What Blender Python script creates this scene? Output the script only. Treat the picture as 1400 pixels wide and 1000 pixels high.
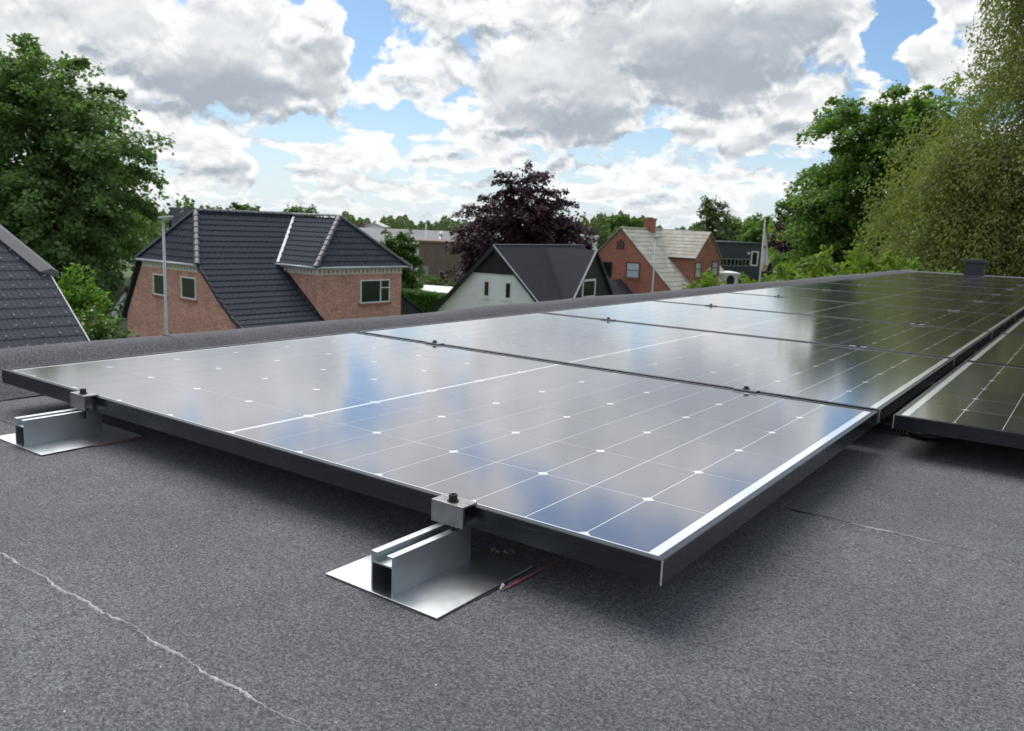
import bpy, bmesh, math, random
import numpy as np
from mathutils import Vector, Matrix

S = bpy.context.scene
for o in list(bpy.data.objects):
    bpy.data.objects.remove(o, do_unlink=True)
COL = S.collection
R = math.radians
PI = math.pi

# ------------------------------------------------------------------ camera
# World frame: +Y runs along the rows of panels, X to the right across them, Z up.
# Glass of the panels lies at ZP, the roof felt at ZR, the garden ground at 0.
ZP = 6.118
ZR = ZP - 0.095
RW = np.array([[0.8105406849565113, 0.5843179472915052, 0.03995415501886468],
               [0.12916247568238376, -0.11179625911178026, -0.9853012997678474],
               [-0.5712625078769193, 0.8037873679784062, -0.16608736909385735]])
FPX = 1120.253
EYE = Vector((0.37957, -0.85797, ZP + 0.38195))
FW = Vector((-0.5793085, 0.8151084, 0)); RT = Vector((0.8151084, 0.5793085, 0))
cd = bpy.data.cameras.new('camera'); cam = bpy.data.objects.new('camera', cd); COL.objects.link(cam)
cd.sensor_width = 36; cd.lens = FPX / 1400 * 36
cd.clip_start = 0.02; cd.clip_end = 5000
cd.dof.use_dof = True; cd.dof.focus_distance = 1.25; cd.dof.aperture_fstop = 14.0
m = Matrix.Identity(4)
for i in range(3):
    m[i][0] = RW[0][i]; m[i][1] = -RW[1][i]; m[i][2] = -RW[2][i]; m[i][3] = EYE[i]
cam.matrix_world = m
S.camera = cam

# ------------------------------------------------------------------ light
SUN_EL, SUN_OFF = R(58), R(-28)          # in front of the camera, a little to the left, behind cloud
hd = FW * math.cos(SUN_OFF) + RT * math.sin(SUN_OFF)
sun_dir = Vector((hd.x * math.cos(SUN_EL), hd.y * math.cos(SUN_EL), math.sin(SUN_EL)))
sl = bpy.data.lights.new('sun', 'SUN'); sl.energy = 2.2; sl.angle = R(52); sl.color = (1, .96, .9)
so = bpy.data.objects.new('sun', sl); COL.objects.link(so)
so.rotation_euler = sun_dir.to_track_quat('Z', 'Y').to_euler()
so.location = (0, 0, 60)

S.view_settings.view_transform = 'Standard'
S.view_settings.look = 'None'
S.view_settings.exposure = 0.68
S.view_settings.gamma = 1
S.view_settings.use_curve_mapping = False
S.render.engine = 'CYCLES'
S.cycles.max_bounces = 8
S.cycles.transparent_max_bounces = 8
S.cycles.sample_clamp_indirect = 6
S.cycles.use_denoising = True


class NT:
    """small helper that wires math nodes"""
    def __init__(self, tree): self.t = tree; self.n = tree.nodes; self.l = tree.links
    def new(self, typ, **kw):
        x = self.n.new(typ)
        for k, v in kw.items(): setattr(x, k, v)
        return x
    def put(self, sock, v):
        if hasattr(v, 'links'): self.l.new(v, sock)
        else: sock.default_value = v
    def m(self, op, *a, clamp=False):
        x = self.new('ShaderNodeMath', operation=op, use_clamp=clamp)
        for i, v in enumerate(a): self.put(x.inputs[i], v)
        return x.outputs[0]
    def v(self, op, *a):
        x = self.new('ShaderNodeVectorMath', operation=op)
        for i, v in enumerate(a): self.put(x.inputs[i], v)
        return x.outputs['Value'] if op in ('DOT_PRODUCT', 'LENGTH', 'DISTANCE') else x.outputs[0]
    def xyz(self, a, b, c=0.0):
        x = self.new('ShaderNodeCombineXYZ')
        for i, v in enumerate((a, b, c)): self.put(x.inputs[i], v)
        return x.outputs[0]
    def sep(self, v):
        x = self.new('ShaderNodeSeparateXYZ'); self.l.new(v, x.inputs[0]); return x.outputs
    def noise(self, vec, scale, detail=4, rough=.5, dim='3D', out=0, dist=0):
        x = self.new('ShaderNodeTexNoise', noise_dimensions=dim)
        if vec is not None: self.l.new(vec, x.inputs['Vector'])
        x.inputs['Scale'].default_value = scale; x.inputs['Detail'].default_value = detail
        x.inputs['Roughness'].default_value = rough; x.inputs['Distortion'].default_value = dist
        return x.outputs[out]
    def smooth(self, v, a, b, lo=0.0, hi=1.0):
        x = self.new('ShaderNodeMapRange', interpolation_type='SMOOTHSTEP')
        self.put(x.inputs[0], v)
        for i, k in enumerate((a, b, lo, hi)): self.put(x.inputs[i + 1], k)
        return x.outputs[0]
    def lin(self, v, a, b, lo=0.0, hi=1.0):
        x = self.new('ShaderNodeMapRange'); self.put(x.inputs[0], v)
        for i, k in enumerate((a, b, lo, hi)): self.put(x.inputs[i + 1], k)
        return x.outputs[0]
    def mix(self, f, a, b, blend='MIX'):
        x = self.new('ShaderNodeMix', data_type='RGBA', blend_type=blend)
        self.put(x.inputs[0], f)
        for k, v in ((6, a), (7, b)):
            self.put(x.inputs[k], (*v, 1) if isinstance(v, tuple) and len(v) == 3 else v)
        return x.outputs[2]


def azel(px, py):
    d = RW.T @ np.array([(px - 700) / FPX, (py - 500) / FPX, 1.0])
    d = d / np.linalg.norm(d)
    return math.atan2(d @ np.array(RT), d @ np.array(FW)), math.asin(d[2])


# cloud banks of the day: centre (in the photograph's terms), half width, half height, weight
BANKS = [(505, 128, 42, 26, .75), (545, 95, 60, 34, .6), (470, 20, 40, 14, .5), (150, 35, 260, 80, 1.0), (330, 75, 190, 105, 1.15), (445, 125, 75, 45, .8), (60, 80, 200, 70, .9),
         (770, 95, 190, 120, 1.15), (960, 55, 250, 105, 1.2), (1095, 40, 130, 90, .9), (800, 165, 110, 48, .9),
         (610, 40, 75, 65, .75), (585, 112, 75, 40, .6), (640, 165, 60, 26, .55), (960, 170, 85, 42, .7),
         (1070, 160, 70, 60, .75), (240, 185, 75, 46, .7), (320, 215, 70, 40, .6), (480, 200, 85, 36, .65),
         (600, 215, 80, 26, .5), (760, 215, 100, 30, .5), (900, 225, 110, 28, .5), (1272, 88, 62, 52, 1.0), (1215, 130, 40, 22, .5),
         (1280, 0, 70, 26, .6), (420, 265, 160, 26, .4), (1000, 265, 120, 22, .4), (250, 250, 90, 30, .45)]
HOLES = [(500, 45, 30, 55, .9), (1222, 62, 30, 42, 1.0), (1215, 35, 40, 24, .6), (420, 182, 50, 14, .6), (555, 165, 45, 22, .6),
         (890, 190, 30, 14, .5), (700, 250, 40, 12, .3), (380, 205, 40, 16, .4)]


# the thick grey undersides of the banks
BASES = [(300, 128, 190, 42, .5), (1000, 95, 210, 50, .5), (1060, 35, 120, 40, .35), (785, 168, 120, 42, .55), (640, 70, 60, 55, .35),
         (440, 70, 60, 45, .3), (960, 195, 70, 18, .3), (330, 235, 90, 14, .25), (840, 40, 120, 40, .2), (1060, 185, 50, 24, .3)]


def cloud_group():
    g = bpy.data.node_groups.new('cloud_density', 'ShaderNodeTree')
    g.interface.new_socket('dir', in_out='INPUT', socket_type='NodeSocketVector')
    g.interface.new_socket('density', in_out='OUTPUT', socket_type='NodeSocketFloat')
    t = NT(g); gi = t.new('NodeGroupInput'); go = t.new('NodeGroupOutput')
    v = gi.outputs[0]
    w = t.noise(v, 16, 4, .55, '2D', 1)
    w = t.v('SUBTRACT', w, (.5, .5, .5))
    vw = t.v('ADD', v, t.v('MULTIPLY', w, (.085, .05, 0)))
    acc = None
    for cx, cy, rx, ry, s in BANKS:
        a, e = azel(cx, cy)
        d = t.v('LENGTH', t.v('MULTIPLY', t.v('SUBTRACT', vw, (a, e, 0)), (FPX / rx, FPX / ry, 0)))
        b = t.m('MULTIPLY', t.m('SUBTRACT', 1.12, t.m('MINIMUM', d, 2.2)), s)
        acc = b if acc is None else t.m('SMOOTH_MAX', acc, b, .25)
    # broken cloud over the whole sky, on a layer seen in perspective
    s = t.sep(v)
    inv = t.m('DIVIDE', 1.0, t.m('ADD', t.m('MAXIMUM', s[1], 0.0), .19))
    p = t.xyz(t.m('MULTIPLY', t.m('SINE', s[0]), inv), t.m('MULTIPLY', t.m('COSINE', s[0]), inv), 0)
    gen = t.noise(p, 2.7, 5, .55, '2D')
    G = t.m('MULTIPLY', t.m('SUBTRACT', gen, t.lin(s[1], .06, .2, .41, .40)), 3.4)
    D = t.m('SMOOTH_MAX', acc, G, .3)
    for cx, cy, rx, ry, s_ in HOLES:
        a, e = azel(cx, cy)
        d = t.v('LENGTH', t.v('MULTIPLY', t.v('SUBTRACT', vw, (a, e, 0)), (FPX / rx, FPX / ry, 0)))
        D = t.m('SUBTRACT', D, t.smooth(d, 1.5, .3, 0.0, s_))
    vo = t.new('ShaderNodeTexVoronoi', voronoi_dimensions='2D', feature='SMOOTH_F1')
    t.l.new(t.v('MULTIPLY', vw, (1, 1.35, 0)), vo.inputs['Vector'])
    vo.inputs['Scale'].default_value = 15; vo.inputs['Detail'].default_value = 4.0
    vo.inputs['Roughness'].default_value = .48; vo.inputs['Smoothness'].default_value = .7
    bil = t.m('SUBTRACT', .5, vo.outputs['Distance'])
    fine = t.m('SUBTRACT', t.noise(v, 30, 6, .6, '2D'), .5)
    D = t.m('ADD', D, t.m('MULTIPLY', bil, .75))
    D = t.m('ADD', D, t.m('MULTIPLY', fine, .62))
    t.l.new(D, go.inputs[0])
    return g


def build_world():
    w = bpy.data.worlds.new('World'); S.world = w; w.use_nodes = True
    t = NT(w.node_tree); t.n.clear()
    out = t.new('ShaderNodeOutputWorld'); bg = t.new('ShaderNodeBackground')
    bg.inputs[1].default_value = 0.1
    sky = t.new('ShaderNodeTexSky', sky_type='NISHITA'); sky.sun_disc = False
    sky.sun_elevation = SUN_EL; sky.sun_rotation = math.atan2(hd.x, hd.y)
    sky.air_density = 1.0; sky.dust_density = .7; sky.ozone_density = 1.6
    tc = t.new('ShaderNodeTexCoord'); d = tc.outputs['Generated']
    az = t.m('ARCTAN2', t.v('DOT_PRODUCT', d, tuple(RT)), t.v('DOT_PRODUCT', d, tuple(FW)))
    el = t.m('ARCSINE', t.sep(d)[2])
    g = cloud_group()
    def dens(e):
        x = t.new('ShaderNodeGroup'); x.node_tree = g; t.l.new(t.xyz(az, e), x.inputs[0]); return x.outputs[0]
    D = dens(el)
    D2 = dens(t.m('ADD', el, .026))
    rel = t.m('SUBTRACT', D, D2)
    alpha = t.smooth(D, -.06, .19)
    core = t.smooth(D, .08, .8)
    def puffs(e):
        u = t.noise(t.xyz(az, e), 16, 4, .55, '2D', 1)
        u = t.v('ADD', t.xyz(az, e), t.v('MULTIPLY', t.v('SUBTRACT', u, (.5, .5, .5)), (.06, .035, 0)))
        vo = t.new('ShaderNodeTexVoronoi', voronoi_dimensions='2D', feature='SMOOTH_F1')
        t.l.new(t.v('MULTIPLY', u, (1, 1.45, 0)), vo.inputs['Vector']); vo.inputs['Scale'].default_value = 19
        vo.inputs['Detail'].default_value = 3; vo.inputs['Roughness'].default_value = .5; vo.inputs['Smoothness'].default_value = .6
        return vo.outputs['Distance']
    pr = t.m('SUBTRACT', puffs(t.m('ADD', el, .008)), puffs(el))
    wv = t.v('SUBTRACT', t.noise(t.xyz(az, el), 14, 4, .55, '2D', 1), (.5, .5, .5))
    vw = t.v('ADD', t.xyz(az, el), t.v('MULTIPLY', wv, (.09, .05, 0)))
    sh = None
    for cx, cy, rx, ry, k in BASES:
        a_, e_ = azel(cx, cy)
        d_ = t.v('LENGTH', t.v('MULTIPLY', t.v('SUBTRACT', vw, (a_, e_, 0)), (FPX / rx, FPX / ry, 0)))
        x_ = t.smooth(d_, 1.25, .1, 0.0, k)
        sh = x_ if sh is None else t.m('MAXIMUM', sh, x_)
    edge = t.m('SUBTRACT', 1.0, t.m('MULTIPLY', core, .85))
    lit = t.m('ADD', t.m('MULTIPLY', edge, t.m('ADD', t.m('MULTIPLY', rel, .8), t.m('MULTIPLY', pr, 1.3))), t.m('SUBTRACT', t.m('SUBTRACT', .93, t.m('MULTIPLY', core, .38)), sh), clamp=True)
    lit = t.smooth(lit, .0, 1.0)
    ccol = t.mix(lit, (2.65, 2.95, 3.35), (6.3, 6.35, 6.35))
    base = t.mix(.0, sky.outputs[0], sky.outputs[0])
    hz = t.m('MULTIPLY', t.smooth(el, .17, -.02), .8)
    skyc = t.mix(hz, t.mix(1.0, base, (.62, .72, .8), 'MULTIPLY'), (4.9, 5.55, 6.2))
    a2 = t.m('MULTIPLY', alpha, t.smooth(el, -.01, .05, .55, 1.0))
    col = t.mix(a2, skyc, ccol)
    below = t.smooth(el, -.02, .0)
    col = t.mix(below, (2.0, 2.1, 1.9), col)
    t.l.new(col, bg.inputs[0]); t.l.new(bg.outputs[0], out.inputs[0])
    w.cycles.sampling_method = 'MANUAL'; w.cycles.sample_map_resolution = 512


build_world()

# ------------------------------------------------------------------ helpers
def at(px, py, D):
    """the place a ray of the camera reaches D metres ahead"""
    d = RW.T @ np.array([(px - 700) / FPX, (py - 500) / FPX, 1.0])
    d = Vector(d); s = D / d.dot(FW)
    return EYE + d * s


def zof(px, py, D): return at(px, py, D).z


MATS = {}
def mat(name, base=(.5, .5, .5), rough=.7, var=.0, scale=3.0, metal=0.0, bump=0.0, bscale=40.0, ior=1.5, coord='Object', coat=0.0, spec=.5):
    if name in MATS: return MATS[name]
    mt = bpy.data.materials.new(name); mt.use_nodes = True; MATS[name] = mt
    t = NT(mt.node_tree); b = t.n['Principled BSDF']
    b.inputs['Roughness'].default_value = rough; b.inputs['Metallic'].default_value = metal
    b.inputs['IOR'].default_value = ior; b.inputs['Base Color'].default_value = (*base, 1)
    b.inputs['Coat Weight'].default_value = coat; b.inputs['Specular IOR Level'].default_value = spec
    vec = t.new('ShaderNodeTexCoord').outputs[coord]
    if var:
        n = t.noise(vec, scale, 6, .6)
        f = t.lin(n, .3, .7, 1 - var, 1 + var)
        t.l.new(t.mix(1.0, base, t.xyz(f, f, f), 'MULTIPLY'), b.inputs['Base Color'])
        t.l.new(t.lin(n, .3, .7, max(rough - .08, .02), min(rough + .08, 1)), b.inputs['Roughness'])
    if bump:
        bp = t.new('ShaderNodeBump'); bp.inputs['Strength'].default_value = bump; bp.inputs['Distance'].default_value = .01
        t.l.new(t.noise(vec, bscale, 5, .6), bp.inputs['Height']); t.l.new(bp.outputs[0], b.inputs['Normal'])
    return mt


def tag(o, label=None, cat=None, group=None, kind=None):
    for k, v in (('label', label), ('category', cat), ('group', group), ('kind', kind)):
        if v: o[k] = v
    return o


def empty(name, loc=(0, 0, 0), rz=0.0, label=None, cat=None, group=None, kind=None):
    o = bpy.data.objects.new(name, None); COL.objects.link(o)
    o.location = loc; o.rotation_euler = (0, 0, rz); o.empty_display_size = .2
    return tag(o, label, cat, group, kind)


class MB:
    """collects simple shapes and links them as one mesh object"""
    def __init__(s): s.v = []; s.f = []
    def poly(s, pts):
        b = len(s.v); s.v += [tuple(p) for p in pts]; s.f.append(tuple(range(b, b + len(pts)))); return s
    def box(s, x0, x1, y0, y1, z0, z1):
        b = len(s.v)
        s.v += [(x, y, z) for x in (x0, x1) for y in (y0, y1) for z in (z0, z1)]
        s.f += [tuple(b + i for i in q) for q in ((0, 1, 3, 2), (4, 6, 7, 5), (0, 4, 5, 1), (2, 3, 7, 6), (0, 2, 6, 4), (1, 5, 7, 3))]
        return s
    def obox(s, o, ex, ey, ez):
        """box from a corner and three edge vectors"""
        o, ex, ey, ez = map(Vector, (o, ex, ey, ez)); b = len(s.v)
        s.v += [tuple(o + ex * i + ey * j + ez * k) for i in (0, 1) for j in (0, 1) for k in (0, 1)]
        s.f += [tuple(b + i for i in q) for q in ((0, 1, 3, 2), (4, 6, 7, 5), (0, 4, 5, 1), (2, 3, 7, 6), (0, 2, 6, 4), (1, 5, 7, 3))]
        return s
    def prism(s, pts, d):
        """polygon pts pushed along the vector d"""
        d = Vector(d); n = len(pts); b = len(s.v)
        s.v += [tuple(p) for p in pts] + [tuple(Vector(p) + d) for p in pts]
        s.f.append(tuple(range(b + n - 1, b - 1, -1))); s.f.append(tuple(range(b + n, b + 2 * n)))
        for i in range(n):
            j = (i + 1) % n; s.f.append((b + i, b + j, b + n + j, b + n + i))
        return s
    def tube(s, pts, rads, n=8, cap=True):
        pts = [Vector(p) for p in pts]; b = len(s.v)
        if not hasattr(rads, '__len__'): rads = [rads] * len(pts)
        ux = None
        for i, p in enumerate(pts):
            d = (pts[min(i + 1, len(pts) - 1)] - pts[max(i - 1, 0)]).normalized()
            if ux is None: ux = d.orthogonal().normalized()
            ux = (ux - d * ux.dot(d)).normalized(); uy = d.cross(ux)
            s.v += [tuple(p + (ux * math.cos(2 * PI * k / n) + uy * math.sin(2 * PI * k / n)) * rads[i]) for k in range(n)]
        for i in range(len(pts) - 1):
            for k in range(n):
                k2 = (k + 1) % n
                s.f.append((b + i * n + k, b + i * n + k2, b + (i + 1) * n + k2, b + (i + 1) * n + k))
        if cap:
            s.f.append(tuple(b + k for k in range(n - 1, -1, -1)))
            e = b + (len(pts) - 1) * n; s.f.append(tuple(e + k for k in range(n)))
        return s
    def add(s, mb, M):
        b = len(s.v); s.v += [tuple(M @ Vector(p)) for p in mb.v]; s.f += [tuple(b + i for i in f) for f in mb.f]; return s
    def mesh(s, name):
        me = bpy.data.meshes.new(name); me.from_pydata(s.v, [], s.f); me.update()
        bm = bmesh.new(); bm.from_mesh(me); bmesh.ops.recalc_face_normals(bm, faces=bm.faces); bm.to_mesh(me); bm.free()
        return me
    def build(s, name, m, parent=None, smooth=False, loc=None, rz=None, bevel=0.0):
        me = s.mesh(name)
        if m: me.materials.append(m)
        if smooth: me.polygons.foreach_set('use_smooth', [True] * len(me.polygons))
        o = bpy.data.objects.new(name, me); COL.objects.link(o); o.parent = parent
        if loc is not None: o.location = loc
        if rz is not None: o.rotation_euler = (0, 0, rz)
        if bevel:
            bv = o.modifiers.new('bevel', 'BEVEL'); bv.width = bevel; bv.segments = 2; bv.limit_method = 'ANGLE'
        return o


def inst(me, name, M, parent):
    o = bpy.data.objects.new(name, me); COL.objects.link(o); o.parent = parent; o.matrix_local = M; return o


def copy_tree(o, parent=None):
    c = o.copy(); COL.objects.link(c); c.parent = parent
    for ch in list(o.children): copy_tree(ch, c)
    return c


# ------------------------------------------------------------------ materials
def felt_mat(name, lo, hi, scale=260.0):
    mt = bpy.data.materials.new(name); mt.use_nodes = True; t = NT(mt.node_tree); b = t.n['Principled BSDF']
    vec = t.new('ShaderNodeTexCoord').outputs['Object']
    vo = t.new('ShaderNodeTexVoronoi', feature='F1'); t.l.new(vec, vo.inputs['Vector']); vo.inputs['Scale'].default_value = scale
    cell = t.sep(vo.outputs['Color'])[0]
    n1 = t.noise(vec, scale * .42, 3, .6)
    big = t.noise(vec, 2.2, 5, .6)
    mid = t.noise(vec, 16, 4, .6)
    f = t.m('ADD', t.m('MULTIPLY', t.m('POWER', cell, 2.6), .85), t.m('MULTIPLY', t.smooth(n1, .3, .72), .42))
    c = t.mix(f, lo, hi)
    k = t.m('MULTIPLY', t.lin(big, .3, .7, .82, 1.16), t.lin(mid, .3, .7, .93, 1.07))
    c = t.mix(1.0, c, t.xyz(k, k, k), 'MULTIPLY')
    t.l.new(c, b.inputs['Base Color']); b.inputs['Roughness'].default_value = .92
    bp = t.new('ShaderNodeBump'); bp.inputs['Strength'].default_value = .55; bp.inputs['Distance'].default_value = .0025
    t.l.new(t.m('ADD', vo.outputs['Distance'], n1), bp.inputs['Height']); t.l.new(bp.outputs[0], b.inputs['Normal'])
    return mt


def pv_mat(name, base, rough, var=0):
    """what lies under the solar glass: dark cell or white backsheet, with the glass's own gloss on it"""
    mt = bpy.data.materials.new(name); mt.use_nodes = True; t = NT(mt.node_tree); b = t.n['Principled BSDF']
    vec = t.new('ShaderNodeTexCoord').outputs['Object']
    geo = t.new('ShaderNodeNewGeometry').outputs['Position']
    dust = t.noise(geo, 7, 5, .6)
    b.inputs['IOR'].default_value = 2.3; b.inputs['Coat Weight'].default_value = 1.0; b.inputs['Coat IOR'].default_value = 1.85; b.inputs['Coat Roughness'].default_value = rough * .8
    c = base
    if var:
        oy = t.sep(vec)[1]
        ln_ = t.m('LESS_THAN', t.m('FRACT', t.m('MULTIPLY', oy, 1 / .0114)), .05)
        base = t.mix(t.m('MULTIPLY', ln_, .55), base, (.3, .3, .32))
        info = t.new('ShaderNodeObjectInfo').outputs['Random']
        k = t.lin(info, 0, 1, .75, 1.3)
        c = t.mix(1.0, base, t.xyz(k, k, k), 'MULTIPLY')
    dm = t.m('MULTIPLY', t.smooth(dust, .35, .8), .03)
    col = t.mix(dm, c, (.55, .53, .5)); t.l.new(col, b.inputs['Base Color'])
    st = t.noise(t.v('MULTIPLY', geo, (3.0, 40.0, 1)), 1.0, 4, .6)
    t.l.new(t.lin(st, .3, .7, rough * .85, rough * 1.2), b.inputs['Roughness'])
    bp = t.new('ShaderNodeBump'); bp.inputs['Strength'].default_value = .03; bp.inputs['Distance'].default_value = .004
    t.l.new(t.noise(t.v('MULTIPLY', geo, (6.0, 30.0, 1)), 1.0, 4, .55), bp.inputs['Height']); t.l.new(bp.outputs[0], b.inputs['Normal'])
    return mt


def brick_mat(name, c1, c2, mortar, dark=.0):
    mt = bpy.data.materials.new(name); mt.use_nodes = True; t = NT(mt.node_tree); b = t.n['Principled BSDF']
    tc = t.new('ShaderNodeTexCoord'); ob = t.sep(tc.outputs['Object']); nr = t.sep(tc.outputs['Normal'])
    side = t.m('GREATER_THAN', t.m('ABSOLUTE', nr[0]), t.m('ABSOLUTE', nr[1]))
    u = t.m('ADD', t.m('MULTIPLY', side, ob[1]), t.m('MULTIPLY', t.m('SUBTRACT', 1.0, side), ob[0]))
    vec = t.xyz(u, ob[2])
    br = t.new('ShaderNodeTexBrick'); t.l.new(vec, br.inputs['Vector'])
    for k, v in (('Scale', 1.0), ('Mortar Size', .008), ('Brick Width', .24), ('Row Height', .067), ('Bias', -.1)): br.inputs[k].default_value = v
    br.inputs['Color1'].default_value = (*c1, 1); br.inputs['Color2'].default_value = (*c2, 1); br.inputs['Mortar'].default_value = (*mortar, 1)
    n = t.noise(tc.outputs['Object'], 1.1, 6, .65); n2 = t.noise(vec, 9, 3, .6)
    k = t.m('MULTIPLY', t.lin(n, .3, .7, .78, 1.2), t.lin(n2, .3, .7, .72, 1.28))
    t.l.new(t.mix(1.0, br.outputs[0], t.xyz(k, k, k), 'MULTIPLY'), b.inputs['Base Color'])
    b.inputs['Roughness'].default_value = .9
    bp = t.new('ShaderNodeBump'); bp.inputs['Strength'].default_value = .5; bp.inputs['Distance'].default_value = .008; bp.invert = True
    t.l.new(br.outputs[1], bp.inputs['Height']); t.l.new(bp.outputs[0], b.inputs['Normal'])
    return mt


def leaf_mat(name, c1, c2, trans=.4):
    mt = bpy.data.materials.new(name); mt.use_nodes = True; t = NT(mt.node_tree); t.n.clear()
    out = t.new('ShaderNodeOutputMaterial'); geo = t.new('ShaderNodeNewGeometry')
    r = geo.outputs['Random Per Island']; n = t.noise(geo.outputs['Position'], .9, 3, .6)
    f = t.m('ADD', t.m('MULTIPLY', r, .5), t.m('MULTIPLY', t.smooth(n, .3, .7), .5))
    c = t.mix(f, c1, c2)
    d = t.new('ShaderNodeBsdfPrincipled'); t.l.new(c, d.inputs['Base Color']); d.inputs['Roughness'].default_value = .5
    d.inputs['Specular IOR Level'].default_value = .3
    tr = t.new('ShaderNodeBsdfTranslucent'); t.l.new(t.mix(1.0, c, (1.15, 1.25, .6), 'MULTIPLY'), tr.inputs[0])
    mx = t.new('ShaderNodeMixShader'); mx.inputs[0].default_value = trans
    t.l.new(d.outputs[0], mx.inputs[1]); t.l.new(tr.outputs[0], mx.inputs[2]); t.l.new(mx.outputs[0], out.inputs[0])
    return mt


M_FELT = felt_mat('roofing_felt', (.04, .042, .047), (.2, .206, .223), 560.0)
M_FELT2 = felt_mat('parapet_felt', (.034, .0345, .039), (.16, .163, .176), 480)
M_CELL = pv_mat('solar_cell', (.034, .025, .041), .125, 1)
M_BACK = pv_mat('white_backsheet', (.8, .81, .82), .125)
M_FRAME = mat('black_anodised', (.008, .0105, .014), .24, .15, 30, ior=1.6)
M_ALU = mat('mill_aluminium', (.56, .59, .61), .4, .06, 12, metal=1.0)
M_CLAMP = mat('grey_aluminium', (.3, .3, .3), .38, .15, 40, metal=.9)
M_CUT = mat('bare_metal_edge', (.6, .6, .58), .4, metal=.6)
M_BOLT = mat('dark_steel', (.05, .05, .052), .35, .2, 60, metal=.8)
M_BLACK = mat('black_rubber', (.015, .015, .016), .5)
M_SEAM = mat('bitumen_bead', (.36, .36, .37), .85, .4, 90, bump=.4, bscale=300)
M_DARKBIT = mat('dark_bitumen', (.012, .012, .014), .5, .3, 40)
M_RED = mat('red_chalk', (.36, .1, .1), .9, .35, 90)
M_ZINC = mat('zinc_grey', (.4, .43, .46), .5, .12, 4, metal=.3)
M_WHITE = mat('white_paint', (.78, .79, .78), .5, .06, 3)
M_RENDER = mat('white_render', (.86, .88, .9), .85, .06, 1.2, bump=.2, bscale=20)
M_TILE = mat('grey_roof_tile', (.045, .052, .066), .8, .25, 5, spec=.08)
M_TILE2 = mat('slate_grey_tile', (.06, .064, .077), .75, .2, 6, spec=.12)
M_FELTROOF = mat('shingle_grey', (.036, .037, .045), .9, .2, 2, spec=.2)
M_CLAD = mat('black_cladding', (.013, .016, .024), .55, .2, 4)
M_GREYCLAD = mat('slate_cladding', (.05, .057, .068), .6, .15, 2)
M_GLASS = mat('window_glass', (.01, .016, .018), .06, .3, 2, spec=.7)
M_BLIND = mat('pale_blind', (.5, .55, .57), .5, .1, 3)
M_BRICK = brick_mat('orange_brick', (.6, .285, .21), (.43, .185, .14), (.5, .38, .33))
M_BRICK3 = brick_mat('red_brick', (.42, .15, .095), (.34, .115, .075), (.34, .2, .15))
M_BRICKB = brick_mat('brown_brick', (.24, .17, .13), (.21, .15, .12), (.25, .2, .17))
M_STONE = mat('pale_cornice', (.62, .6, .56), .8, .1, 5)
M_PALEROOF = mat('weathered_slate', (.36, .35, .3), .85, .3, 1.6)
M_GROUND = mat('garden_ground', (.07, .1, .035), .95, .45, .12)
M_BARK = mat('bark', (.07, .055, .042), .9, .3, 6, bump=.4, bscale=15)
M_BIRCHBARK = mat('grey_bark', (.16, .14, .12), .9, .35, 5, bump=.4, bscale=15)
M_TAN = mat('dry_leaf', (.22, .17, .09), .8, .3, 80)
M_LAWN = mat('lawn', (.08, .15, .03), .95, .25, 1.5)
M_SILL = mat('brick_sill', (.3, .13, .09), .85, .15, 5)
M_REDTILE = mat('red_clay_tile', (.22, .1, .075), .8, .25, 3)
M_BROWNTILE = mat('brown_tile', (.055, .035, .03), .85, .3, 3)
M_FLAG = mat('flag_white', (.75, .76, .74), .8)
M_FLAGRED = mat('flag_red', (.5, .04, .05), .8)
L_BEECH = leaf_mat('beech_leaf', (.075, .14, .05), (.185, .275, .1), .5)
L_BEECH2 = leaf_mat('beech_leaf_light', (.08, .155, .034), (.175, .28, .062), .5)
L_COPPER = leaf_mat('copper_leaf', (.03, .0125, .025), (.074, .03, .052), .32)
L_BIRCH = leaf_mat('birch_leaf', (.15, .185, .052), (.25, .285, .09), .5)
L_BRIGHT = leaf_mat('bright_leaf', (.1, .21, .03), (.2, .34, .055), .42)
L_YELLOW = leaf_mat('yellow_green_leaf', (.11, .18, .028), (.21, .3, .05), .42)
L_FAR = leaf_mat('far_leaf', (.075, .115, .04), (.13, .18, .065), .3)  # kept pale: the haze of distance is put into the leaf colour
L_GREEN = leaf_mat('bush_leaf', (.055, .115, .025), (.11, .19, .04), .38)
L_HEDGE = leaf_mat('hedge_leaf', (.04, .11, .015), (.09, .19, .025), .35)
L_FLOWER = leaf_mat('cream_flower', (.55, .52, .4), (.65, .62, .5), .3)

# ------------------------------------------------------------------ the ground
gb = MB(); N = 24
gb.poly([(math.cos(2 * PI * k / 48) * 3000, math.sin(2 * PI * k / 48) * 3000, 0) for k in range(48)])
tag(gb.build('ground', M_GROUND), kind='structure')

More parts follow.
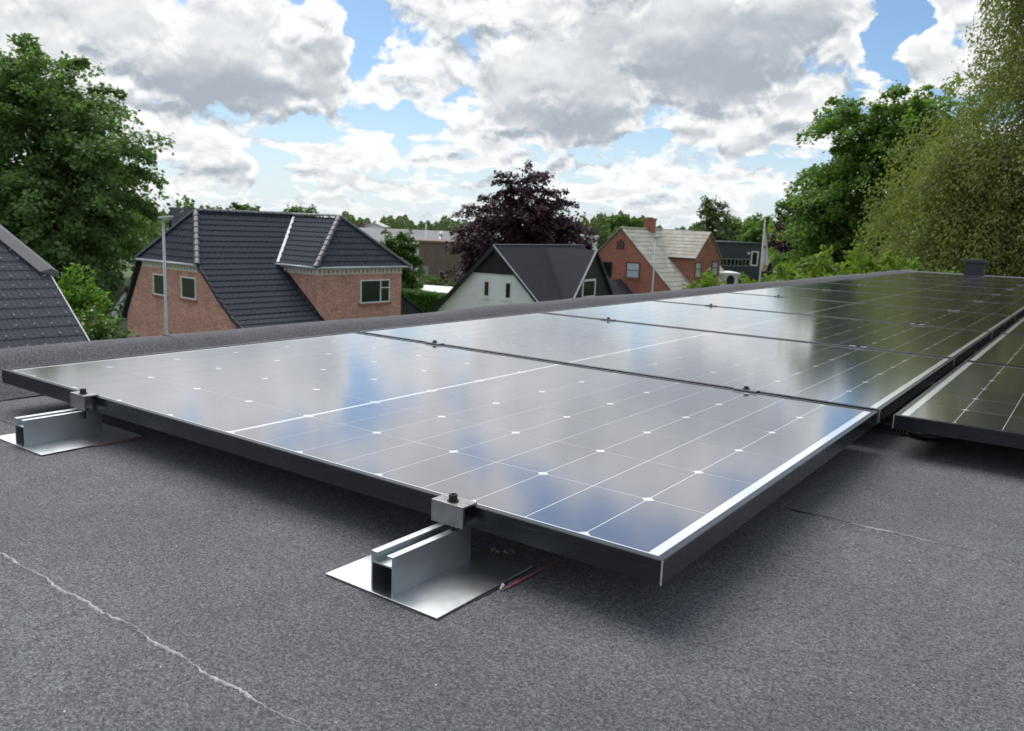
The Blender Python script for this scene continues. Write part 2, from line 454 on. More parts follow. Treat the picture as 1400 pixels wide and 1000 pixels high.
# ------------------------------------------------------------------ the flat roof under the panels (u = -x)
# deck, strips of felt one metre wide whose seams run across the rows, and a felt-covered upstand along two sides
XL, XR, YN, YF = -1.86, 7.0, -4.3, 12.45
deck = MB().box(XL - .25, XR, YN, YF + .25, ZR - .32, ZR - .012).build('flat_roof', M_FELT2)
tag(deck, kind='structure')
MB().box(XL - .2, XR - .05, YN + .05, YF + .2, 0.0, ZR - .33).build('building_wall', M_RENDER, deck)
SEAM0, PITCH = -.385, .966
def seam_wave(x, k): return .0012 * math.sin(x * 9 + k) + .0009 * math.sin(x * 23 + 2 * k) + .002 * math.sin(x * 61 + k * 5)
k0 = -4; n_sheet = 18
for k in range(k0, k0 + n_sheet):
    # near edge of sheet k laps over the sheet before it
    y0 = SEAM0 + k * PITCH; y1 = y0 + PITCH + .08
    y0 = max(y0, YN); y1 = min(y1, YF - .02)
    if y1 - y0 < .1: continue
    b = MB(); nx = 220
    zs = lambda y: ZR + .0012 - .002 * (y - y0) / (PITCH + .08)
    xs = [XL + .03 + (XR - XL - .06) * i / nx for i in range(nx + 1)]
    for i in range(nx + 1):
        yy = y0 + (seam_wave(xs[i], k) if y0 > YN else 0)
        b.v += [(xs[i], yy - (.006 if y0 > YN else 0), zs(y0) - .002), (xs[i], yy, zs(y0)), (xs[i], y1, zs(y1))]
    for i in range(nx):
        a = i * 3; c = a + 3
        b.f += [(a, c, c + 1, a + 1), (a + 1, c + 1, c + 2, a + 2)]
    b.build('felt_sheet', M_FELT, deck)
# the pale line of bitumen squeezed out of the seam in front, and short dark and pale stretches of the next seam
rng = random.Random(5)
def bead(x0, x1, k, wmin, wmax, m, name, dens=220, gap=0.0):
    b = MB(); n = max(6, int((x1 - x0) * dens)); y0 = SEAM0 + k * PITCH
    wv = .5; rows = []
    for i in range(n + 1):
        x = x0 + (x1 - x0) * i / n
        wv = min(1, max(0, wv + rng.uniform(-.3, .3)))
        if rng.random() < .05: wv = 1.0
        if rng.random() < gap: wv = 0.0
        w = wmin + (wmax - wmin) * wv ** 1.6
        e = min(1, i / 4, (n - i) / 4)
        w *= max(e, .05)
        j = rng.uniform(-.0012, .0012)
        yc = y0 + seam_wave(x, k) + j - w * .35
        h = ZR + .0017
        b.v += [(x, yc - w * .5, ZR - .0005), (x, yc - w * .25, h - .0003 + w * .05), (x, yc + w * .2, h + w * .06), (x, yc + w * .5, ZR + .0011)]
    for i in range(n):
        for q in range(3):
            a = i * 4 + q; b.f.append((a, a + 4, a + 5, a + 1))
    b.build(name, m, deck, smooth=True)
bead(-2.0 + .2, 1.6, 0, .0010, .0044, M_SEAM, 'bitumen_bead')
bead(-.03, .09, 1, .003, .0045, M_DARKBIT, 'dark_bitumen_bead')
bead(.07, .22, 1, .001, .004, M_SEAM, 'bitumen_bead', gap=.15)
bead(-1.72, -1.55, 0.34, .002, .004, M_DARKBIT, 'dark_bitumen_bead')

def parapet(prof, p0, p1, along, name):
    """profile (distance outward, z) swept from p0 to p1; two lapped lengths of felt"""
    pass
# left upstand: profile in x (outward = -x); z relative to the panel plane
PROF = [(-1.80, -.0955), (-1.86, -.062), (-1.925, -.022), (-1.95, -.008), (-1.985, -.0015), (-2.02, -.002), (-2.05, -.012), (-2.062, -.035), (-2.062, -.36)]
def upstand(y0, y1, lift, name, n=40, seed=0):
    b = MB(); r = random.Random(seed); m_ = len(PROF); off = [0, 0]
    for i in range(n + 1):
        y = y0 + (y1 - y0) * i / n
        wob = .003 * math.sin(y * 2.3 + seed) + .002 * math.sin(y * 6.1)
        for x, z in PROF: b.v.append((x + (-lift if z > -.09 else 0), y, ZP + z + lift + wob))
    for i in range(n):
        for q in range(m_ - 1):
            a = i * m_ + q; b.f.append((a, a + 1, a + m_ + 1, a + m_))
    b.build(name, M_FELT2, deck, smooth=True)
upstand(-4.3, .66, .0, 'parapet_felt', seed=1)
upstand(.60, 5.6, .002, 'parapet_felt', seed=1)
upstand(5.54, 12.7, .0, 'parapet_felt', seed=1)
fb = MB(); n = 60
FPRO = [(12.12, -.0955), (12.22, -.05), (12.3, -.022), (12.36, -.012), (12.43, -.012), (12.47, -.03), (12.47, -.36)]
for i in range(n + 1):
    x = -2.05 + (XR + 2.05) * i / n
    for y, z in FPRO: fb.v.append((x, y, ZP + z + .003 * math.sin(x * 2)))
for i in range(n):
    for q in range(len(FPRO) - 1):
        a = i * len(FPRO) + q; fb.f.append((a, a + 1, a + len(FPRO) + 1, a + len(FPRO)))
fb.build('parapet_felt', M_FELT2, deck, smooth=True)

# ------------------------------------------------------------------ solar panels
PL, PW, ROWP, HALF, CG = 1.722, 1.134, .1835, .0923, .008
VP = PW + .02
bu = (PL - 18 * HALF - CG) / 2; bv = (PW - 6 * ROWP) / 2
def ring(profile, L, W):
    """profile of (inset, z) swept round the rectangle x -L..0, y 0..W with mitred corners"""
    b = MB(); n = len(profile)
    for cx, cy, sx, sy in ((0, 0, -1, 1), (0, W, -1, -1), (-L, W, 1, -1), (-L, 0, 1, 1)):
        b.v += [(cx + sx * d, cy + sy * d, z) for d, z in profile]
    for c in range(4):
        for q in range(n):
            q2 = (q + 1) % n; c2 = (c + 1) % 4
            b.f.append((c * n + q, c2 * n + q, c2 * n + q2, c * n + q2))
    return b
FRP = [(.0006, -.032), (.0006, -.0092), (0, -.0084), (0, -.0009), (.0009, 0), (.0105, 0), (.011, -.0006), (.011, -.0016), (.0025, -.0016), (.0025, -.030), (.022, -.030), (.022, -.032)]
frame_me = ring(FRP, PL, PW).mesh('frame'); frame_me.materials.append(M_FRAME)
joint = MB()
for cx, cy, sx, sy in ((0, 0, -1, 1), (0, PW, -1, -1), (-PL, PW, 1, -1), (-PL, 0, 1, 1)):
    joint.prism([(cx - sx * .0004, cy - sy * .0004, -.0315), (cx + sx * .0014, cy - sy * .0004, -.0315), (cx + sx * .0008, cy + sy * .0008, -.0315), (cx - sx * .0004, cy + sy * .0014, -.0315)], (0, 0, .0308))
joint_me = joint.mesh('corner_joint'); joint_me.materials.append(M_CUT)
back_me = MB().box(-PL + .0035, -.0035, .0035, PW - .0035, -.006, -.0019).mesh('backsheet'); back_me.materials.append(M_BACK)
# one half-cut cell, its two clipped corners on the +x side
g_ = .00085; ch = .0085
hx, hy = HALF / 2 - g_, ROWP / 2 - g_
cell_mb = MB().prism([(-hx, -hy, 0), (hx - ch, -hy, 0), (hx, -hy + ch, 0), (hx, hy - ch, 0), (hx - ch, hy, 0), (-hx, hy, 0)], (0, 0, .00012))
cell_me = cell_mb.mesh('solar_cell'); cell_me.materials.append(M_CELL)
cells = []
for i in range(18):
    for j in range(6):
        x = -(bu + (i + .5) * HALF + (CG if i >= 9 else 0)); y = bv + (j + .5) * ROWP
        flip = (i % 2 == 0) if i < 9 else (i % 2 == 1)
        flip = (i % 2 == 0)
        # clipped corners of cell i lie on the line between i and i+1 for even i
        M_ = Matrix.Translation((x, y, -.00185)) @ (Matrix.Rotation(PI, 4, 'Z') if flip else Matrix.Identity(4))
        cells.append(M_)
allc = MB()
for M_ in cells: allc.add(cell_mb, M_)
allc_me = allc.mesh('solar_cells'); allc_me.materials.append(M_CELL)
# a mid clamp: a short plate over both frames with a bolt through it
mc = MB().box(-.03, .03, -.0035, .0235, .0006, .0036).box(-.03, .03, .0075, .0125, -.03, .0006)
mid_me = mc.mesh('mid_clamp'); mid_me.materials.append(M_CLAMP)
bolt_mb = MB().tube([(0, 0, .0036), (0, 0, .0105)], .0062, 12)
bolt_mb.tube([(0, 0, .0036), (0, 0, .0046)], .0095, 12)
bolt_me = bolt_mb.mesh('bolt'); bolt_me.materials.append(M_BOLT)

ORD = ['first', 'second', 'third', 'fourth', 'fifth', 'sixth', 'seventh', 'eighth', 'ninth', 'tenth']
def panel(x, y, label, group, single, clamp_after):
    p = empty('solar_panel', (x, y, ZP), 0, label, 'solar panel', group)
    for me, nm in ((frame_me, 'frame'), (joint_me, 'corner_joint'), (back_me, 'backsheet')):
        inst(me, nm, Matrix.Identity(4), p)
    if single:
        for M_ in cells: inst(cell_me, 'solar_cell', M_, p)
    else:
        o = inst(allc_me, 'cell_grid', Matrix.Identity(4), p); o['kind'] = 'stuff'
    if clamp_after:
        for u in (.315, 1.355):
            c = inst(mid_me, 'mid_clamp', Matrix.Translation((-u, PW, 0)), p)
            inst(bolt_me, 'bolt', Matrix.Translation((0, .010, 0)), c)
    return p

for k in range(10):
    lab = 'nearest black framed solar panel of the long row, resting on two shiny brackets' if k == 0 else \
          'last solar panel of the long row, just in front of the dark roof vent' if k == 9 else \
          '%s solar panel from the camera in the long row beside the parapet' % ORD[k]
    panel(0, k * VP, lab, 'solar panels of the long row', k < 3, k < 9)
for k in range(9):
    lab = 'foremost solar panel of the right hand row, across the narrow gap' if k == 0 else \
          '%s solar panel from the front in the right hand row' % ORD[k] if k < 8 else 'last solar panel of the right hand row, beside the roof vent'
    panel(.036 + PL, 1.121 + k * VP, lab, 'solar panels of the right hand row', k < 2, k < 8)

# ------------------------------------------------------------------ the two shiny mounting brackets under the front edge
def bracket(u, v, label, off):
    b = empty('mounting_bracket', (-u, v, ZR), 0, label, 'bracket', 'mounting brackets at the front edge')
    MB().box(-.1, .1, 0, .208, .0018, .0041).build('base_plate', M_ALU, b, bevel=.0004)
    w = .0195; h = .0575; t = .0026; L0, L1 = .006, .165
    r = MB()
    r.box(-w, -w + t, L0, L1, .0041, h); r.box(w - t, w, L0, L1, .0041, h)
    r.box(-w + t, w - t, L0, L1, .0415, .0441)
    r.box(-w + t, -w + t + .0085, L0, L1, h - .0032, h - .0002); r.box(w - t - .0085, w - t, L0, L1, h - .0032, h - .0002)
    r.build('rail', M_ALU, b, bevel=.0003)
    # end clamp: top plate over the frame lip, front web down to the rail
    c = MB(); zt = .095 + .0006; y0 = -v - .024; wl = .095 - .027
    c.prism([(off - .0285, y0, wl), (off - .0285, y0, zt + .0034), (off - .0285, -v + .0075, zt + .0034), (off - .0285, -v + .0075, zt + .0004),
             (off - .0285, y0 + .004, zt + .0004), (off - .0285, y0 + .004, wl)], (.057, 0, 0))
    cl = c.build('end_clamp', M_CLAMP, b, bevel=.0004)
    MB().tube([(off, -v - .011, h - .012), (off, -v - .011, zt + .0004)], .004, 10).build('stud', M_BOLT, cl)
    bb = MB(); by = -v - .011
    bb.tube([(off, by, zt + .0034), (off, by, zt + .0048)], .0085, 14)
    ring_ = []
    bb.tube([(off, by, zt + .0048), (off, by, zt + .0125), (off, by, zt + .0132), (off, by, zt + .0132), (off, by, zt + .009)], [.0062, .0062, .0056, .0036, .0034], 14)
    bb.build('bolt', M_BOLT, cl)
    # bitumen pressed out from under the plate
    r_ = random.Random(int(u * 100)); sm = MB(); n = 96; ring_ = []
    for i in range(n):
        t_ = i / n * 4; sd, f_ = int(t_), t_ - int(t_)
        c_ = [(-.1 + .2 * f_, 0), (.1, .208 * f_), (.1 - .2 * f_, .208), (-.1, .208 * (1 - f_))][sd]
        o_ = [(0, -1), (1, 0), (0, 1), (-1, 0)][sd]
        q_ = .0012 + .0035 * max(0, math.sin(t_ * 5.3 + u * 9) * math.sin(t_ * 2.1 + 1)) ** 1.5 + r_.uniform(-.0012, .0018)
        ring_.append((c_[0] + o_[0] * q_, c_[1] + o_[1] * q_))
    zb_ = .0015
    sm.v = [(x, y, zb_) for x, y in ring_] + [(x * .96, .104 + (y - .104) * .96, zb_ + .0002) for x, y in ring_]
    sm.f = [(i, (i + 1) % n, n + (i + 1) % n, n + i) for i in range(n)]
    sm.build('sealant', M_DARKBIT, b)
    return b
bracket(.325, -.143, 'shiny aluminium bracket under the near right part of the front panel edge', .0115)
bracket(1.352, -.131, 'shiny aluminium bracket under the far left end of the front panel edge', .033)

def chalk(pts, w, label):
    b = MB(); r = random.Random(3)
    n = 26
    for i in range(n + 1):
        t_ = i / n; x = pts[0][0] + (pts[1][0] - pts[0][0]) * t_; y = pts[0][1] + (pts[1][1] - pts[0][1]) * t_
        ww = w * (.5 + .5 * r.random()) * (.4 + .6 * math.sin(PI * min(1, t_ * 1.2 + .1)))
        b.v += [(x - ww / 2 + r.uniform(-.0006, .0006), y, ZR + .0032), (x + ww / 2, y, ZR + .0032)]
    for i in range(n): b.f.append((2 * i, 2 * i + 1, 2 * i + 3, 2 * i + 2))
    tag(b.build('chalk_line', M_RED), label, 'chalk mark', 'red marking lines on the felt')
chalk([(-.213, -.022), (-.209, .11)], .007, 'red chalk line beside the near bracket base plate')
chalk([(-1.247, -.03), (-1.244, .11)], .007, 'red chalk line beside the far left bracket base plate')
# a scrap of dry leaf behind the near bracket, a pale crumb at the chalk line
lf = MB(); r = random.Random(8)
for k in range(5):
    x, y, z = -.262 - r.uniform(0, .03), .055 + r.uniform(0, .02), ZR + .007
    a = r.uniform(0, 6); s_ = .0045
    lf.prism([(x + math.cos(a) * s_, y + math.sin(a) * s_, z), (x - math.sin(a) * s_ * .5, y + math.cos(a) * s_ * .5, z + .005), (x - math.cos(a) * s_, y - math.sin(a) * s_, z + .003), (x + math.sin(a) * s_ * .5, y - math.cos(a) * s_ * .5, z + .007)], (0, 0, .0008))
tag(lf.build('leaf_scrap', M_TAN), 'crumpled dry leaf scraps behind the near bracket rail', 'leaf litter', kind='stuff')
cr = MB().tube([(-.216, -.026, ZR + .0035), (-.214, -.022, ZR + .009), (-.211, -.025, ZR + .010)], [.0015, .0024, .001], 6)
tag(cr.build('stone_crumb', M_STONE), 'pale stone crumb at the end of the near red chalk line', 'crumb')

# loose pale grit and dark flecks lying on the felt
gm = MB(); r = random.Random(21)
for k in range(150):
    x, y = r.uniform(-1.3, 1.2), r.uniform(-.75, 1.0)
    if -1.8 < x < .02 and y > -.03: continue
    s_ = r.uniform(.0005, .0013) * (1.5 if r.random() < .08 else 1)
    pts = [(x + s_ * math.cos(a) * r.uniform(.7, 1.2), y + s_ * math.sin(a) * r.uniform(.7, 1.2), ZR + .001) for a in (0, 1.3, 2.6, 3.9, 5.2)]
    gm.prism(pts, (0, 0, s_ * 1.2))
tag(gm.build('grit', M_STONE), kind='stuff')

# black bar and cable lying in the gap under the right hand row
ga = empty('rail_end', (-.02, 1.36, ZR), 0, 'black rail end with a coiled cable showing under the gap between the rows', 'rail')
MB().box(-.07, .21, .0, .034, .026, .034).build('rail_strip', M_FRAME, ga, bevel=.001)
cb = MB(); pts = []
for i in range(90):
    a = i * .9; pts.append((-.05 + i * .0012, -.006 + .006 * math.sin(a), .014 + .006 * math.cos(a)))
cb.tube(pts, .0028, 6); cb.build('coiled_cable', M_BLACK, ga, smooth=True)
MB().tube([(.06, -.012, .012), (.09, -.016, .010), (.125, -.006, .011), (.15, .004, .014)], [.008, .011, .009, .005], 8).build('plug', M_BLACK, ga, smooth=True)

# square roof vent beyond the last panel
v0 = at(1330, 377, 12.2)
M_VENT = mat('vent_grey', (.03, .034, .042), .55, .15, 8)
ve = empty('roof_vent', (-1.05, 11.9, ZR), R(2), 'dark grey square roof vent with a wider cap beyond the last panels', 'roof vent')
MB().box(-.115, .115, -.115, .115, 0, .25).build('shaft', M_VENT, ve, bevel=.004)
vc = MB(); a0, a1 = .125, .15
vc.prism([(-a0, -a0, .25), (a0, -a0, .25), (a0, a0, .25), (-a0, a0, .25)], (0, 0, .004))
vc.box(-a1, a1, -a1, a1, .254, .286); vc.box(-.12, .12, -.12, .12, .286, .3)
vc.build('cap', M_VENT, ve, bevel=.004)

# ------------------------------------------------------------------ foliage builder
def leaf_mesh(name, C_, S_, D_, N_):
    """one mesh of many small pointed leaves: centres, lengths, growing directions, normals (arrays)"""
    n = len(C_)
    D_ = D_ / np.linalg.norm(D_, axis=1, keepdims=True)
    W_ = np.cross(D_, N_); W_ /= np.linalg.norm(W_, axis=1, keepdims=True) + 1e-9
    Nn = np.cross(W_, D_)
    L_ = S_[:, None]
    v = np.empty((n, 4, 3), np.float32)
    v[:, 0] = C_ - D_ * L_ * .5
    v[:, 1] = C_ + W_ * L_ * .34 + Nn * L_ * .08
    v[:, 2] = C_ + D_ * L_ * .5
    v[:, 3] = C_ - W_ * L_ * .34 + Nn * L_ * .08
    me = bpy.data.meshes.new(name)
    me.vertices.add(n * 4); me.vertices.foreach_set('co', v.ravel())
    me.loops.add(n * 4); me.loops.foreach_set('vertex_index', np.arange(n * 4, dtype=np.int32))
    me.polygons.add(n); me.polygons.foreach_set('loop_start', np.arange(0, n * 4, 4, dtype=np.int32))
    me.update(calc_edges=True); me.validate()
    return me


def unit(rg, n):
    x = rg.normal(size=(n, 3)); return x / np.linalg.norm(x, axis=1, keepdims=True)


def crown(lobes, n_boughs, n_leaf, size, rg, bough=(1.1, .5), droop=.25, shell=.45, flat=.6):
    """boughs spread through lobes (cx,cy,cz,rx,ry,rz), each a loose flattened spray of leaves; returns arrays and bough centres"""
    lobes = np.array(lobes, float)
    wt = (lobes[:, 3] * lobes[:, 4] * lobes[:, 5]) ** (2 / 3); wt /= wt.sum()
    li = rg.choice(len(lobes), n_boughs, p=wt)
    u = unit(rg, n_boughs); rad = rg.uniform(shell ** 2, 1, n_boughs) ** .5
    bc = lobes[li, :3] + u * lobes[li, 3:] * rad[:, None]
    out = u * lobes[li, 3:]; out[:, 2] *= .5; out /= np.linalg.norm(out, axis=1, keepdims=True) + 1e-9
    out[:, 2] -= droop; out /= np.linalg.norm(out, axis=1, keepdims=True)
    per = np.maximum(4, (n_leaf / n_boughs * rg.uniform(.45, 1.6, n_boughs))).astype(int)
    idx = np.repeat(np.arange(n_boughs), per); n = len(idx)
    bs = rg.uniform(.65, 1.35, n_boughs)[idx]
    a = rg.normal(size=(n, 3)) * .5
    o = out[idx]
    side = np.cross(o, np.array([0, 0, 1.0])); side /= np.linalg.norm(side, axis=1, keepdims=True) + 1e-9
    up = np.cross(side, o)
    t_ = rg.uniform(-1, 1, n)
    wid = (1 - .55 * np.abs(t_ + .2)) 
    pos = bc[idx] + o * (t_ * bough[0] * bs)[:, None] + side * (a[:, 1] * bough[0] * .75 * bs * wid)[:, None] + up * (a[:, 2] * bough[1] * bs)[:, None]
    pos[:, 2] -= droop * (t_ + 1) ** 2 * .25 * bough[0]
    dirs = o * .8 + side * a[:, 1:2] + rg.normal(size=(n, 3)) * .45; dirs[:, 2] -= droop
    nor = rg.normal(size=(n, 3)) * flat; nor[:, 2] += 1
    sz = size * rg.uniform(.6, 1.35, n)
    return pos, sz, dirs, nor, bc


def limb_mb(h, r0, targets, rg, base=.25, seed_xy=(0, 0)):
    b = MB(); sx, sy = seed_xy
    pts = [(sx + math.sin(k * 1.3) * .012 * h * k / 6, sy + math.cos(k * 1.7) * .012 * h * k / 6, h * k / 6) for k in range(7)]
    b.tube(pts, [r0 * (1.25 if k == 0 else 1) * (1 - .8 * k / 6) for k in range(7)], 9)
    for p in targets:
        p = Vector(p); z0 = max(base * h, min(p.z * .62, h * .9)); t_ = z0 / h
        s_ = Vector((sx, sy, z0)); mid = s_.lerp(p, .5) + Vector((0, 0, .08 * (p - s_).length))
        rr = r0 * (1 - .8 * t_) * .5
        b.tube([s_, s_.lerp(mid, .5) + Vector((0, 0, .02)), mid, mid.lerp(p, .55), p], [rr, rr * .8, rr * .55, rr * .35, rr * .12], 5)
    return b


def tree(name, label, cat, loc, lobes, h, r0, n_boughs, n_leaf, size, m, seed, bough=(1.1, .5), droop=.25, shell=.45, bark=None, limbs=40, group=None, extra=None, flat=.6):
    rg = np.random.default_rng(seed)
    t_ = empty(name, (loc[0], loc[1], 0), 0, label, cat, group)
    pos, sz, di, no, bc = crown(lobes, n_boughs, n_leaf, size, rg, bough, droop, shell, flat)
    ok = pos[:, 2] > .15
    me = leaf_mesh('crown', pos[ok], sz[ok], di[ok], no[ok]); me.materials.append(m)
    o = bpy.data.objects.new('crown', me); COL.objects.link(o); o.parent = t_
    pick = bc[rg.choice(len(bc), min(limbs, len(bc)), replace=False)]
    limb_mb(h, r0, pick, rg).build('trunk', bark or M_BARK, t_, smooth=True)
    if extra:
        m2, frac = extra
        k = rg.choice(len(pos), int(len(pos) * frac), replace=False)
        c2 = pos[k] + np.array([0, 0, .12]); n2 = no[k].copy(); n2[:, 2] += 2
        me = leaf_mesh('blossom', c2, sz[k] * 1.1, di[k], n2); me.materials.append(m2)
        o = bpy.data.objects.new('blossom', me); COL.objects.link(o); o.parent = t_
    return t_


def lx(px, D): return at(px, 400, D)      # ground place of a thing seen in column px


# ------------------------------------------------------------------ windows and tiled slopes
def window(par, o, ex, en, w, h, name='window', bars=(), m=None, pane=None, fr=.055, sill=None, hb=(), mid_z=None):
    """o = middle of the lower edge on the wall, ex = along the wall, en = outward; bars = upright mullions (fraction of width), hb = (x0,x1,z) rails"""
    o, ex, en = Vector(o), Vector(ex).normalized(), Vector(en).normalized(); ez = Vector((0, 0, 1)); m = m or M_WHITE
    b = MB(); d = .07; L = o - ex * w / 2 + en * -.02
    b.obox(L, ex * w, en * d, ez * fr); b.obox(L + ez * (h - fr), ex * w, en * d, ez * fr)
    b.obox(L + ez * fr, ex * fr, en * d, ez * (h - 2 * fr)); b.obox(L + ez * fr + ex * (w - fr), ex * fr, en * d, ez * (h - 2 * fr))
    for t_ in bars: b.obox(L + ez * fr + ex * (w * t_ - fr / 2), ex * fr, en * (d - .006), ez * (h - 2 * fr))
    for x0, x1, z in hb: b.obox(L + ez * (h * z) + ex * (w * x0 + fr / 2), ex * (w * (x1 - x0) - fr), en * (d - .012), ez * fr * .8)
    f = b.build(name, m, par)
    p = MB().obox(o - ex * (w / 2 - fr * .5) + ez * fr * .5 + en * .004, ex * (w - fr), en * .012, ez * (h - fr))
    p.build('pane', pane or M_GLASS, f)
    if sill:
        MB().obox(o - ex * (w / 2 + .06) - ez * .1 + en * -.01, ex * (w + .12), en * .1, ez * .095).build('sill', sill, f)
    return f


def tile_mb(w, l, waves=2, amp=.018, th=.016, seg=4, lip=.022):
    """one pantile: x across, y up the slope, z off the slope; the lower end rides on the tile below"""
    b = MB(); n = waves * seg
    for i in range(n + 1):
        x = -w / 2 + w * i / n; z = amp * (.5 + .5 * math.cos(2 * PI * (i / n) * waves))
        b.v += [(x, 0, z + .002), (x, 0, z + th + lip), (x, l, z + .006)]
    for i in range(n):
        a = i * 3; b.f += [(a, a + 3, a + 4, a + 1), (a + 1, a + 4, a + 5, a + 2)]
    return b


def slope_frames(w, l, path, x0, x1, inside, axis):
    """tile places on a slope: path = points (down-slope polyline, first is lowest) as (s, z); axis maps (across, s, z) to local space"""
    out = []; pts = [Vector((0, s, z)) for s, z in path]
    segs = [(pts[i], pts[i + 1]) for i in range(len(pts) - 1)]
    tot = sum((b - a).length for a, b in segs); d = 0.0
    while d < tot - l * .35:
        dd = d
        for a, b in segs:
            L = (b - a).length
            if dd <= L: break
            dd -= L
        t_ = (b - a).normalized(); p = a + t_ * dd
        n = Vector((0, -t_.z, t_.y))
        if n.z < 0: n = -n
        nx = int(round((x1 - x0) / w))
        for i in range(nx):
            xc = x0 + (i + .5) * w
            c = p + t_ * l * .5
            if inside(xc, c.y, c.z): out.append((xc, p, t_, n))
        d += l
    return out


def ridge_caps(par, p0, p1, m, r=.11, l=.40, name='ridge_tile'):
    p0, p1 = Vector(p0), Vector(p1); L = (p1 - p0).length; k = max(1, int(round(L / l))); d = (p1 - p0).normalized()
    side = d.cross(Vector((0, 0, 1))).normalized(); up = side.cross(d); b = MB(); n = 6; ll = L / k
    for e, (y, q) in enumerate(((-.03, 1.12), (ll, .9))):
        for i in range(n + 1):
            a = PI * i / n
            b.v.append(tuple(d * y + side * math.cos(a) * r * q * 1.1 + up * (math.sin(a) * r * q)))
    for i in range(n): b.f.append((i, i + 1, n + 2 + i, n + 1 + i))
    b.f.append(tuple(range(n + 1)))
    me = b.mesh(name); me.materials.append(m)
    for i in range(k): inst(me, name, Matrix.Translation(p0 + d * ll * i), par)


def house_frame(ox, od, th):
    """local frame of a house: x along its gable, y along its ridge; ox to the right of and od ahead of the eye"""
    p = EYE + RT * ox + FW * od
    return (p.x, p.y, 0), math.atan2(RT.y, RT.x) - th


# ------------------------------------------------------------------ brick house with the long grey tiled roof
loc, rz = house_frame(-15.165, 36.073, .669)
H1 = empty('brick_house', loc, rz, 'orange brick house with a long dark grey tiled roof and a hipped brick wing', 'house')
ze, zr, wv, si = 4.46, 6.62, 2.41, 1.28
b1, b2, aw, sw = 3.97, 9.09, 5.06, 1.59
bm_ = (b1 + b2) / 2
# gable wall, its sides following the roof
w1 = MB(); T = .3
w1.prism([(-4.0, 0, 0), (5.0, 0, 0), (5.0, 0, 2.3), (4.2, 0, 2.9), (3.2, 0, 3.68), (2.3, 0, ze), (-2.3, 0, ze), (-4.0, 0, 1.75)], (0, T, 0))
w1.build('gable_wall', M_BRICK, H1)
w2 = MB()
w2.box(-.5, aw, b1, b2, 0, ze - .02)
w2.build('wing_wall', M_BRICK, H1)
MB().box(-3.95, 4.0, T + .02, b2 - .3, 0, 2.2).build('side_wall', M_BRICK, H1)
# roof deck (closed planes) under the tiles
dk = MB()
lowr = [(5.75, 2.0), (4.9, 2.45), (3.85, 3.24), (wv, ze)]
def strip(pts_a, pts_b, b0, b1_):
    for (s0, z0), (s1, z1) in zip(pts_a, pts_b): dk.poly([(s0, b0, z0), (s0, b1_, z0), (s1, b1_, z1), (s1, b0, z1)])
strip(lowr[:-1], lowr[1:], -.12, b1)
dk.poly([(wv + .12, -.2, ze - .08), (wv, b2, ze), (0, bm_, zr), (0, si, zr)])
dk.poly([(-wv - .12, -.2, ze - .08), (wv + .12, -.2, ze - .08), (0, si, zr)])
dk.poly([(-wv - .12, -.2, ze - .08), (0, si, zr), (0, bm_, zr), (-wv, b2, ze)])
dk.poly([(-wv - .12, -.2, ze - .1), (-wv, b2, ze), (-4.3, b2, 1.5), (-4.3, -.12, 1.5)])
dk.poly([(wv, b2, ze), (0, bm_, zr), (-wv, b2, ze)])
ap = (aw - sw, bm_, zr); ee = .22
c1 = (aw + ee, b1 - ee, ze - .06); c2 = (aw + ee, b2 + ee, ze - .06)
dk.poly([c1, c2, ap]); dk.poly([(0.0, bm_, zr), ap, c1, (wv - .2, b1 - ee, ze)]); dk.poly([(0, bm_, zr), ap, c2, (wv - .2, b2 + ee, ze)])
roof1 = dk.build('roof', M_TILE, H1)
# dark verge boards along the gable
vb = MB()
for a, b in ((lowr[0], lowr[1]), (lowr[1], lowr[2]), (lowr[2], (wv + .1, ze - .06))):
    vb.obox((a[0], -.17, a[1] - .13), (b[0] - a[0], 0, b[1] - a[1]), (0, .05, 0), (0, 0, .19))
vb.build('verge_board', M_CLAD, roof1); vb = MB().obox((-4.35, -.17, 1.38), (4.35 - wv - .1, 0, ze - 1.5), (0, .05, 0), (.0, 0, .2))
vb.build('verge_board', M_CLAD, roof1); vb = MB().obox((lowr[0][0], b1 - .06, lowr[0][1] - .05), (lowr[3][0] - lowr[0][0] + .1, 0, lowr[3][1] - lowr[0][1] - .03), (0, .05, 0), (0, 0, .12))
vb.build('verge_board', M_CLAD, roof1)
# tiles
tw, tl = .30, .345
t_me = tile_mb(tw, tl, 1, .03, .016, 6).mesh('roof_tile'); t_me.materials.append(M_TILE)
t_mb = tile_mb(tw, tl, 1, .03, .016, 6)
def place_tiles(fr, toM, single, par, stuff):
    for xc, p, t_, n in fr:
        M_ = toM(xc, p, t_, n)
        if single and place_tiles.count < 300:
            inst(t_me, 'roof_tile', M_, par); place_tiles.count += 1
        else: stuff.add(t_mb, M_)
place_tiles.count = 0
stuff1 = MB()
def mk(ax, ay, org=(0, 0, 0)):
    """local = org + ax*across + ay*s + z"""
    ax, ay, org = Vector(ax), Vector(ay), Vector(org)
    def f(xc, p, t_, n):
        def g(v): return ax * v.x + ay * v.y + Vector((0, 0, 1)) * v.z
        X, Y, Z = ax, g(t_), g(n); o = org + g(Vector((xc, p.y, p.z)))
        if X.cross(Y).dot(Z) < 0: X = -X
        return Matrix(((X.x, Y.x, Z.x, o.x), (X.y, Y.y, Z.y, o.y), (X.z, Y.z, Z.z, o.z), (0, 0, 0, 1)))
    return f
